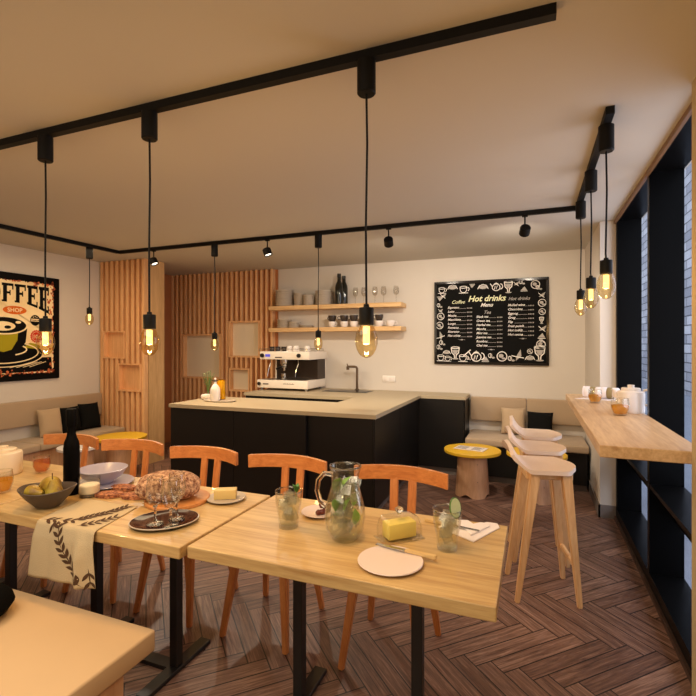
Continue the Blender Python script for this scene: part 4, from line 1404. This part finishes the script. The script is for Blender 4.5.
# ---------------------------------------------------------------- right table setting
def put(o, label, cat, group=None): return tag(o, label, cat, group)
EZ = ZD + .0005
random.seed(21)
def ice_bm(n, r, z0, z1, s):
    b = BM()
    for k in range(n):
        a = random.uniform(0, 2 * PI); rr = random.uniform(0, r); z = random.uniform(z0, z1)
        vs = bmesh.ops.create_cube(b, size=s * random.uniform(.8, 1.2))['verts']
        mt = Matrix.Rotation(random.uniform(0, 3), 4, 'X') @ Matrix.Rotation(random.uniform(0, 3), 4, 'Y')
        for v in vs: v.co = mt @ v.co + Vector((rr * math.cos(a), rr * math.sin(a), z))
        bmesh.ops.bevel(b, geom=list(set(e for v in vs for e in v.link_edges)), offset=s * .15, segments=2, affect='EDGES')
    return b
def leaf_bm(l, w):
    b = BM(); n = 8; prev = None
    for i in range(n + 1):
        q = i / n; ww = w * math.sin(PI * min(.99, q + .02)) ** .8 / 2
        z = .15 * l * math.sin(q * PI)
        cur = (b.verts.new((q * l, -ww, z)), b.verts.new((q * l, 0, z - ww * .3)), b.verts.new((q * l, ww, z)))
        if prev:
            b.faces.new((prev[0], cur[0], cur[1], prev[1])); b.faces.new((prev[1], cur[1], cur[2], prev[2]))
        prev = cur
    return b
# jug
JX, JY = -.682, 1.69
t = thing('water_jug', 'large clear glass jug of mint lemonade on the near table', 'jug', (JX, JY, EZ))
prof = [(0, 0), (.046, 0), (.052, .006), (.074, .045), (.080, .085), (.076, .13), (.062, .18), (.053, .215), (.055, .25), (.061, .284)]
b = BM(); lathe(b, prof + [(.058, .284), (.052, .25), (.050, .215), (.059, .18), (.073, .13), (.077, .085), (.071, .047), (.049, .012), (0, .010)], cap=False, seg=36)
for v in b.verts:   # spout lip
    if v.co.z > .26 and v.co.x > .02: v.co.x += (v.co.z - .26) * .2 * (v.co.x / .06)
obj('glass_wall', b, M['glass'], t)
b = BM(); lathe(b, [(.0565, .281), (.0615, .281), (.0625, .286), (.057, .287), (.0565, .281)], cap=False, seg=36); obj('rim', b, M['solid'], t)
b = BM(); lathe(b, [(0, .0005), (.046, .0005), (.050, .010), (0, .011)], cap=False, seg=32); obj('thick_base', b, M['glass'], t)
b = BM(); tube(b, [(-.052, 0, .245), (-.085, -.01, .25), (-.108, -.015, .22), (-.112, -.018, .18), (-.10, -.015, .14), (-.076, -.01, .125)], [.011, .010, .010, .010, .010, .016], 12); obj('handle', b, M['solid'], t)
b = BM(); lathe(b, [(0, .013), (.047, .015), (.070, .048), (.0755, .085), (.0715, .13), (.0575, .18), (.049, .213), (0, .213)], cap=False, seg=36); obj('lemonade', b, M['lemonade'], t)
ib = ice_bm(34, .048, .04, .225, .028)
tag(obj('ice_cubes', ib, M['ice'], None, True, (JX, JY, EZ)), 'ice cubes floating in the glass jug', 'ice', kind='stuff')
l0 = None
for k in range(12):
    a = k * 2 * PI / 12 * 1.9; z = .06 + .013 * k
    if l0 is None: l0 = obj('mint_leaf', leaf_bm(.062, .036), M['mint'], None, True); c = l0
    else: c = l0.copy(); COL.objects.link(c)
    c.location = (JX + .042 * math.cos(a), JY + .042 * math.sin(a), EZ + z)
    c.rotation_euler = (random.uniform(-.6, .6), R(-60) + random.uniform(-.5, .5), a + PI * .75)
    tag(c, 'green mint leaf floating in the glass jug', 'leaf', 'mint leaves in the jug')

def tumbler(x, y, r1, r0, h, label, lev):
    t = thing('drink_glass', label, 'glass', (x, y, EZ), 0, 'lemonade glasses on the near table')
    b = BM(); lathe(b, [(0, 0), (r0, 0), (r0 * 1.02, .004), (r0 * 1.1, h * .3), (r1 * .96, h * .7), (r1, h), (r1 - .003, h), (r1 * .96 - .003, h * .7), (r0 * 1.1 - .003, h * .3), (r0 * .9, .014), (0, .014)], cap=False, seg=32); obj('glass_wall', b, M['glass'], t)
    b = BM(); lathe(b, [(r1 - .0035, h - .003), (r1 + .0005, h - .003), (r1 + .001, h + .001), (r1 - .003, h + .0015), (r1 - .0035, h - .003)], cap=False, seg=36); obj('rim', b, M['solid'], t)
    b = BM(); lathe(b, [(0, .0005), (r0, .0005), (r0 * 1.02, .012), (0, .0125)], cap=False, seg=32); obj('thick_base', b, M['glass'], t)
    b = BM(); lathe(b, [(0, .016), (r0 * .9, .016), (r0 * 1.1 - .005, h * .3), (r1 * .94 - .005, h * lev), (0, h * lev)], cap=False, seg=32); obj('lemonade', b, M['lemonade'], t)
    ib = ice_bm(14, r0 * .8, h * .30, h * .88, .024)
    tag(obj('ice_cubes', ib, M['ice'], None, True, (x, y, EZ)), 'ice cubes in the ' + ('drink glass with the cucumber slice' if x > -.6 else 'drink glass left of the jug'), 'ice', kind='stuff')
tumbler(-.296, 1.745, .053, .036, .148, 'glass of iced lemonade with a cucumber slice on its rim', .75)
tumbler(-.945, 1.715, .056, .039, .150, 'glass of iced lemonade with a mint tip, left of the jug', .75)
t = thing('cucumber_slice', 'pale green cucumber slice on the rim of the right drink glass', 'cucumber slice', (-.266, 1.745, EZ + .156), R(48))
q = Matrix.Rotation(R(80), 3, 'X')
b = BM(); lathe(b, [(0, -.0025), (.023, -.0025), (.023, .0025), (0, .0025)], cap=False, rot=q, sy=1.5); obj('flesh', b, M['lime'], t)
b = BM(); lathe(b, [(.0232, -.0026), (.0248, -.0026), (.0248, .0026), (.0232, .0026), (.0232, -.0026)], cap=False, rot=q, sy=1.5); obj('skin', b, M['limeskin'], t)
t = thing('mint_sprig', 'small mint sprig standing in the left drink glass', 'mint', (-.912, 1.715, EZ + .11))
b = BM(); tube(b, [(0, 0, 0), (.004, 0, .05)], .0015, 6); obj('stem', b, M['leaf'], t)
for a in (0, 1.7, 3.3, 4.9):
    o = obj('leaf', leaf_bm(.04, .022), M['leaf'], t, True, (.004, 0, .035)); o.rotation_euler = (0, R(-62), a)

# dessert plate
put(obj('dessert_plate', plate_bm(.082, .014), M['pinkwhite'], None, True, (-.885, 1.89, EZ)), 'small white plate with dark berries behind the jug', 'plate')
for k in range(11):
    a = random.uniform(0, 2 * PI); rr = .032 * math.sqrt(random.random())
    b = BM(); bmesh.ops.create_icosphere(b, subdivisions=2, radius=.013)
    for v in b.verts: v.co *= 1 + random.uniform(-.12, .12)
    o = obj('dried_berry', b, M['berry'], None, True, (-.872 + rr * math.cos(a), 1.885 + rr * math.sin(a), EZ + .020 + (.018 if k > 6 else 0)))
    put(o, 'dark red berry piece heaped on the small white plate', 'berry', 'berries on the small plate')
# big plate with knife
put(obj('dinner_plate', plate_bm(.114, .010, .75), M['pinkwhite'], None, True, (-.460, 1.560, EZ)), 'round blush white plate at the front edge of the table', 'plate')
def knife(p0, p1, z0, z1, label, hl=.5):
    p0 = Vector((p0[0], p0[1], z0)); p1 = Vector((p1[0], p1[1], z1))
    t = thing('table_knife', label, 'knife', p0, 0)
    d = p1 - p0
    b = BM(); bar(b, (0, 0, 0), tuple(d * (1 - hl)), .016, .0025, .017, .003, up=(0, 0, 1)); obj('blade', b, M['chrome'], t)
    b = BM(); bar(b, tuple(d * (1 - hl)), tuple(d), .014, .010, .018, .012, up=(0, 0, 1)); obj('handle', b, M['knifewood'], t)
knife((-.542, 1.655), (-.312, 1.618), EZ + .016, EZ + .020, 'table knife with pale handle lying across the round plate')
# butter dish
t = thing('butter_dish', 'clear glass butter dish with domed lid', 'butter dish', (-.487, 1.775, EZ), R(44))
b = BM(); box(b, -.088, .088, -.052, .052, 0, .007, .004); obj('glass_base', b, M['glass'], t)
def dome_bm(w, d, h, ins, th=.003):
    b = BM()
    outer = []
    for (k, zz) in ((1, 0), (1.0, h * .5), (.93, h * .8), (.80, h * .96), (.6, h)):
        ring = [(w / 2 * k, d / 2 * k), (-w / 2 * k, d / 2 * k), (-w / 2 * k, -d / 2 * k), (w / 2 * k, -d / 2 * k)]
        outer.append([b.verts.new((x, y, zz + .008)) for x, y in ring])
    for a_, c_ in zip(outer, outer[1:]):
        for i in range(4): b.faces.new((a_[i], a_[(i + 1) % 4], c_[(i + 1) % 4], c_[i]))
    b.faces.new(outer[-1])
    es = [e for e in b.edges if abs((e.verts[0].co - e.verts[1].co).z) > .004]
    bmesh.ops.bevel(b, geom=es, offset=.008, segments=3, affect='EDGES')
    return b
b = dome_bm(.160, .092, .082, 0); li = obj('lid', b, M['glass'], t, True, angle=50)
b = BM(); lathe(b, [(.009, .090), (.007, .097), (.016, .106), (.016, .116), (.008, .122), (0, .123)], cap=False, seg=16); obj('knob', b, M['solid'], li)
b = BM(); box(b, -.060, .060, -.030, .030, 0, .060, .004)
o = obj('butter_block', b, M['butter'], None, True, (-.487, 1.775, EZ + .0078)); o.rotation_euler.z = R(44)
put(o, 'yellow butter block under the glass lid', 'butter')
# napkin + knife
b = BM(); n = 10
poly = [(-.202, 1.868), (-.125, 2.02), (-.135, 2.055), (-.175, 2.055), (-.215, 2.01), (-.245, 2.05), (-.31, 2.03), (-.34, 1.95)]
prism(b, [((x + .22) * 1.1, (y - 1.96) * 1.2) for x, y in poly], 0, .005, .0015)
prism(b, [(x * .8 + .22 * .8 - .01, y * .8 - 1.96 * .8 + .01) for x, y in poly[:5]] + [(-.03, .01)], .005, .011, .0015)
put(obj('napkin', b, M['napkin'], None, False, (-.232, 1.945, EZ)), 'white folded napkin at the far corner of the near table', 'napkin')
knife((-.20, 1.93), (-.43, 1.985), EZ + .012, EZ + .006, 'pale handled knife resting on the napkin behind the drink glass')

# ---------------------------------------------------------------- middle table setting
# runner
t = thing('table_runner', 'beige linen runner with brown leaf print hanging over the table edge', 'table runner', (0, 0, 0))
YE = 1.388
def run_pt(s, q, off=0.0):
    """s across 0..1, q length metres: >0 on table toward the back, <0 hanging"""
    x = -1.985 + .338 * s
    if q >= 0:
        x += -.06 * q / .27
        wob = .0015 * math.sin(s * 9 + q * 20)
        return Vector((x, YE + q, EZ + .0035 + wob * .6 + off))
    d = -q
    if d < .018:
        a = d / .018 * PI / 2
        return Vector((x, YE - (.012 + off) * math.sin(a), EZ + .0035 - .012 + (.012 + off) * math.cos(a)))
    h = d - .018
    fold = (.008 * math.sin(s * 9 + .5) + .022 * math.exp(-((s - .80) / .07) ** 2)) * min(1, h / .1)
    x2 = x + (.02 * s - .035 * (1 - s)) * min(1, h / .22)
    z = EZ + .0035 - .012 - h * (1 - .07 * s)
    return Vector((x2, YE - .014 - .010 * min(1, h / .05) + min(0, -abs(fold)) - off, z))
b = BM(); NS, NQ = 36, 44; rows = []
for j in range(NQ + 1):
    q = -.245 + (.245 + .27) * j / NQ
    rows.append([b.verts.new(run_pt(i / NS, q)) for i in range(NS + 1)])
for j in range(NQ):
    for i in range(NS): b.faces.new((rows[j][i], rows[j][i + 1], rows[j + 1][i + 1], rows[j + 1][i]))
ro = obj('cloth', b, M['linen'], t, True, angle=70)
sm = ro.modifiers.new('thick', 'SOLIDIFY'); sm.thickness = .0016; sm.offset = -1
b = BM()
def print_leaf(s0, q0, ds, dq, w):
    n = 6; pr = None
    ln = math.hypot(ds * .338, dq)
    for i in range(n + 1):
        f = i / n
        ww = w * math.sin(PI * min(.98, f * .96 + .02))
        nx, ny = -dq / ln, ds * .338 / ln
        s1, q1 = s0 + ds * f, q0 + dq * f
        cur = (b.verts.new(run_pt(min(1, max(0, s1 + nx * ww / .338)), q1 + ny * ww, .0012)), b.verts.new(run_pt(min(1, max(0, s1 - nx * ww / .338)), q1 - ny * ww, .0012)))
        if pr: b.faces.new((pr[0], pr[1], cur[1], cur[0]))
        pr = cur
def branch(pts, step, w, side0=1):
    for (a, c) in zip(pts, pts[1:]): 
        print_leaf(a[0], a[1], c[0] - a[0], c[1] - a[1], .0028)
        L_ = math.hypot((c[0] - a[0]) * .338, c[1] - a[1]); n = max(1, int(L_ / step))
        dx, dy = (c[0] - a[0]) * .338 / L_, (c[1] - a[1]) / L_
        for i in range(n):
            f = (i + .5) / n; s_, q_ = a[0] + (c[0] - a[0]) * f, a[1] + (c[1] - a[1]) * f
            for sd in (1, -1):
                ang = math.atan2(dy, dx) + sd * R(38)
                print_leaf(s_, q_, math.cos(ang) * .042 / .338, math.sin(ang) * .042, w * 1.35)
branch([(.86, -.235), (.68, -.17), (.52, -.10), (.42, -.04), (.40, .0)], .024, .006)
branch([(.30, .02), (.50, .04), (.62, .10), (.74, .16), (.85, .25)], .024, .006)
branch([(.66, .0), (.84, .06), (.95, .14)], .026, .005)
branch([(.93, -.16), (.95, -.235)], .028, .005)
branch([(.08, .0), (.25, .015), (.33, -.03)], .028, .005)
obj('leaf_print', b, M['leafprint'], t, False)

# bread on board
t = thing('bread_board', 'round wooden board under the bread loaf', 'board', (-1.60, 1.80, EZ))
b = BM(); lathe(b, [(0, 0), (.146, 0), (.150, .004), (.150, .014), (.146, .018), (0, .018)], cap=False, seg=48); obj('board_top', b, M['board'], t)
from mathutils import noise
b = BM(); bmesh.ops.create_icosphere(b, subdivisions=5, radius=1)
for v in b.verts:
    p = v.co.copy()
    ex = 1 / (abs(p.x) ** 2.3 + abs(p.y) ** 2.3 + abs(p.z) ** 2.3) ** (1 / 2.3)
    nz = noise.fractal(p * 2.2, 1, 2, 4) * .05 + noise.noise(p * 9) * .018
    crack = -.05 * math.exp(-((p.x * .4 + p.y - .1) / .06) ** 2) * (p.z > .2)
    q = p * ex * (1 + nz + crack)
    z = q.z * (.072 if q.z > 0 else .062)
    v.co = Vector((q.x * .148, q.y * .105, z))
o = obj('bread_loaf', b, M['bread'], None, True, (-1.632, 1.772, EZ + .0185 + .055)); o.rotation_euler.z = R(22)
for v in o.data.vertices:
    if v.co.z < -.055: v.co.z = -.055
put(o, 'large oval floury bread loaf on the round board', 'bread')
# platter with grapes
t = thing('oval_tray', 'dark glossy oval tray of stem glasses in front of the bread', 'tray', (-1.455, 1.558, EZ), R(40))
b = BM(); lathe(b, [(0, 0), (.095, 0), (.125, .008), (.138, .014), (.136, .017), (.12, .012), (.09, .005), (0, .005)], sx=1, sy=.82, cap=False, seg=44); obj('dish', b, M['platter'], t)
b = BM(); lathe(b, [(.1385, .0125), (.1405, .015), (.1385, .0175), (.1365, .0172)], sx=1, sy=.82, cap=False, seg=44); obj('pale_rim', b, M['greyplate'], t)
def stem_glass(x, y, lab):
    t = thing('stem_glass', lab, 'glass', (x, y, EZ + .0057), 0, 'clear stem glasses on the oval tray')
    b = BM(); lathe(b, [(0, 0), (.034, .001), (.033, .004), (.008, .010), (.005, .02), (.005, .068), (.010, .076), (0, .078)], cap=False, seg=28); obj('stem', b, M['solid'], t)
    b = BM(); lathe(b, [(.004, .078), (.022, .086), (.034, .108), (.038, .135), (.035, .168), (.031, .195), (.029, .195), (.033, .168), (.036, .135), (.032, .11), (.02, .089), (.002, .081)], cap=False, seg=32); obj('glass_bowl', b, M['glass'], t)
    b = BM(); lathe(b, [(.0285, .193), (.0315, .193), (.0315, .197), (.0285, .197), (.0285, .193)], cap=False, seg=32); obj('rim', b, M['solid'], t)
stem_glass(-1.470, 1.520, 'clear stem glass on the dark tray, nearest the linen runner')
stem_glass(-1.428, 1.600, 'clear stem glass on the dark tray, the one closest to the bread')
stem_glass(-1.385, 1.518, 'clear stem glass on the dark tray, nearest the gap between the tables')
# butter plate
put(obj('butter_plate', plate_bm(.094, .012), M['greyplate'], None, True, (-1.392, 1.90, EZ)), 'small grey plate holding pale butter next to the bread', 'plate')
b = BM(); box(b, -.052, .052, -.028, .028, 0, .044, .003)
o = obj('butter_block', b, M['butter2'], None, True, (-1.392, 1.895, EZ + .0105)); o.rotation_euler.z = R(28)
put(o, 'pale butter block on the small grey plate', 'butter')
# crackers
cl = [(-1.965, 1.725, 20, 'seeded cracker nearest the candle jar'), (-1.83, 1.755, 12, 'seeded cracker in the middle of the row beside the runner'), (-1.855, 1.872, 25, 'seeded cracker lying behind the row, beside the bread board'), (-1.985, 1.835, 8, 'seeded cracker lying between the row and the lilac bowl')]
for x, y, r, lab in cl:
    random.seed(int(abs(x) * 1000))
    b = BM(); pts = []
    for i in range(22):
        a = 2 * PI * i / 22; pts.append((.072 * math.cos(a) * random.uniform(.88, 1.08), .040 * math.sin(a) * random.uniform(.85, 1.12)))
    prism(b, pts, 0, .018, .005)
    o = obj('seeded_cracker', b, M['cracker'], None, True, (x, y, EZ + (.0005))); o.rotation_euler.z = R(r)
    put(o, lab, 'cracker', 'seeded crackers on the table')
# lilac bowl on plate
put(obj('under_plate', plate_bm(.15, .014, .7), M['bluewhite'], None, True, (-2.16, 1.865, EZ)), 'lilac plate under the lilac bowl', 'plate')
b = BM(); lathe(b, [(0, 0), (.05, 0), (.055, .006), (.1, .04), (.125, .078), (.121, .079), (.095, .044), (.05, .012), (0, .010)], cap=False, seg=40)
put(obj('serving_bowl', b, M['bluewhite'], None, True, (-2.165, 1.86, EZ + .0105)), 'wide lilac white bowl on its plate behind the crackers', 'bowl')
# candle in glass
t = thing('candle_jar', 'white candle in a clear glass jar beside the black bottle', 'candle', (-2.062, 1.695, EZ))
# bottle
t2 = thing('black_bottle', 'tall matt black bottle on the table behind the fruit bowl', 'bottle', (-2.175, 1.685, EZ))
b = BM(); lathe(b, [(0, 0), (.035, 0), (.037, .005), (.037, .235), (.034, .262), (.023, .29), (.0195, .31), (.0195, .345)]); obj('body', b, M['bottle'], t2)
b = BM(); lathe(b, [(.0235, .343), (.0245, .35), (.0245, .425), (.022, .431), (0, .431)], cap=True); obj('capsule', b, M['bottle'], t2)
b = BM(); lathe(b, [(0, .001), (.043, .001), (.046, .006), (.046, .014), (.044, .018)], cap=True); obj('dark_base', b, M['bowl'], t)
b = BM(); lathe(b, [(.044, .018), (.047, .022), (.047, .056), (.043, .060), (0, .060)], cap=True); obj('wax', b, M['candle'], t)
b = BM(); lathe(b, [(.049, .001), (.049, .095), (.0475, .095), (.0475, .001)], cap=False, seg=32); obj('glass_wall', b, M['glass'], t)
# fruit bowl with pears
t = thing('fruit_bowl', 'dark stoneware bowl of pears near the runner', 'bowl', (-2.105, 1.51, EZ + .0045), R(25))
BX_, BY_ = -2.105, 1.51
b = BM(); lathe(b, [(0, 0), (.05, 0), (.054, .004), (.095, .045), (.123, .080), (.119, .083), (.091, .052), (.05, .012), (0, .010)], sx=1.0, sy=.86, cap=False, seg=44)
for v in b.verts:
    v.co.z += .25 * max(0, v.co.z - .03) * (abs(v.co.x) / .13) ** 2
obj('dish', b, M['bowl'], t)
def pear(x, y, z, rx, rz, s, label, stem=True):
    t = thing('pear', label, 'pear', (x, y, z), 0, 'pears in the dark bowl')
    t.rotation_euler = (rx, 0, rz)
    b = BM(); lathe(b, [(0, -.036), (.012, -.037), (.03, -.026), (.037, -.004), (.034, .016), (.022, .036), (.015, .052), (.010, .060), (0, .062)], cap=False, seg=24)
    for v in b.verts: v.co *= s
    obj('flesh', b, M['pear'], t)
    if stem:
        b = BM(); tube(b, [(0, 0, .058 * s), (.002, 0, .075 * s), (.006, 0, .092 * s)], .0022, 6); obj('stem', b, M['stemwood'], t)
pear(BX_ - .015, BY_ + .025, EZ + .088, R(80), R(60), 1.25, 'large brown-green pear lying in the middle of the bowl', False)
pear(BX_ + .056, BY_ - .01, EZ + .078, R(8), 0, 1.0, 'upright pear with a stem in the dark bowl')
pear(BX_ - .035, BY_ - .045, EZ + .078, R(95), R(100), .9, 'small yellow pear lying at the front of the bowl', False)

# ---------------------------------------------------------------- far left table setting
teapot(-2.885, 1.80, EZ, .095, .165, R(100), 'cream teapot cut by the photo edge on the left table', plain('cream_ceramic', srgb(226, 206, 176), .35), True, False)
tea_glass(-2.70, 1.90, EZ, .046, .095, 'glass cup of red fruit tea behind the fruit bowl', 'redtea', .78, 'tea glasses on the left table', True)
tea_glass(-2.53, 1.57, EZ, .052, .11, 'glass of amber tea cut by the photo edge, in front of the cream teapot', 'tea', .62, 'tea glasses on the left table')
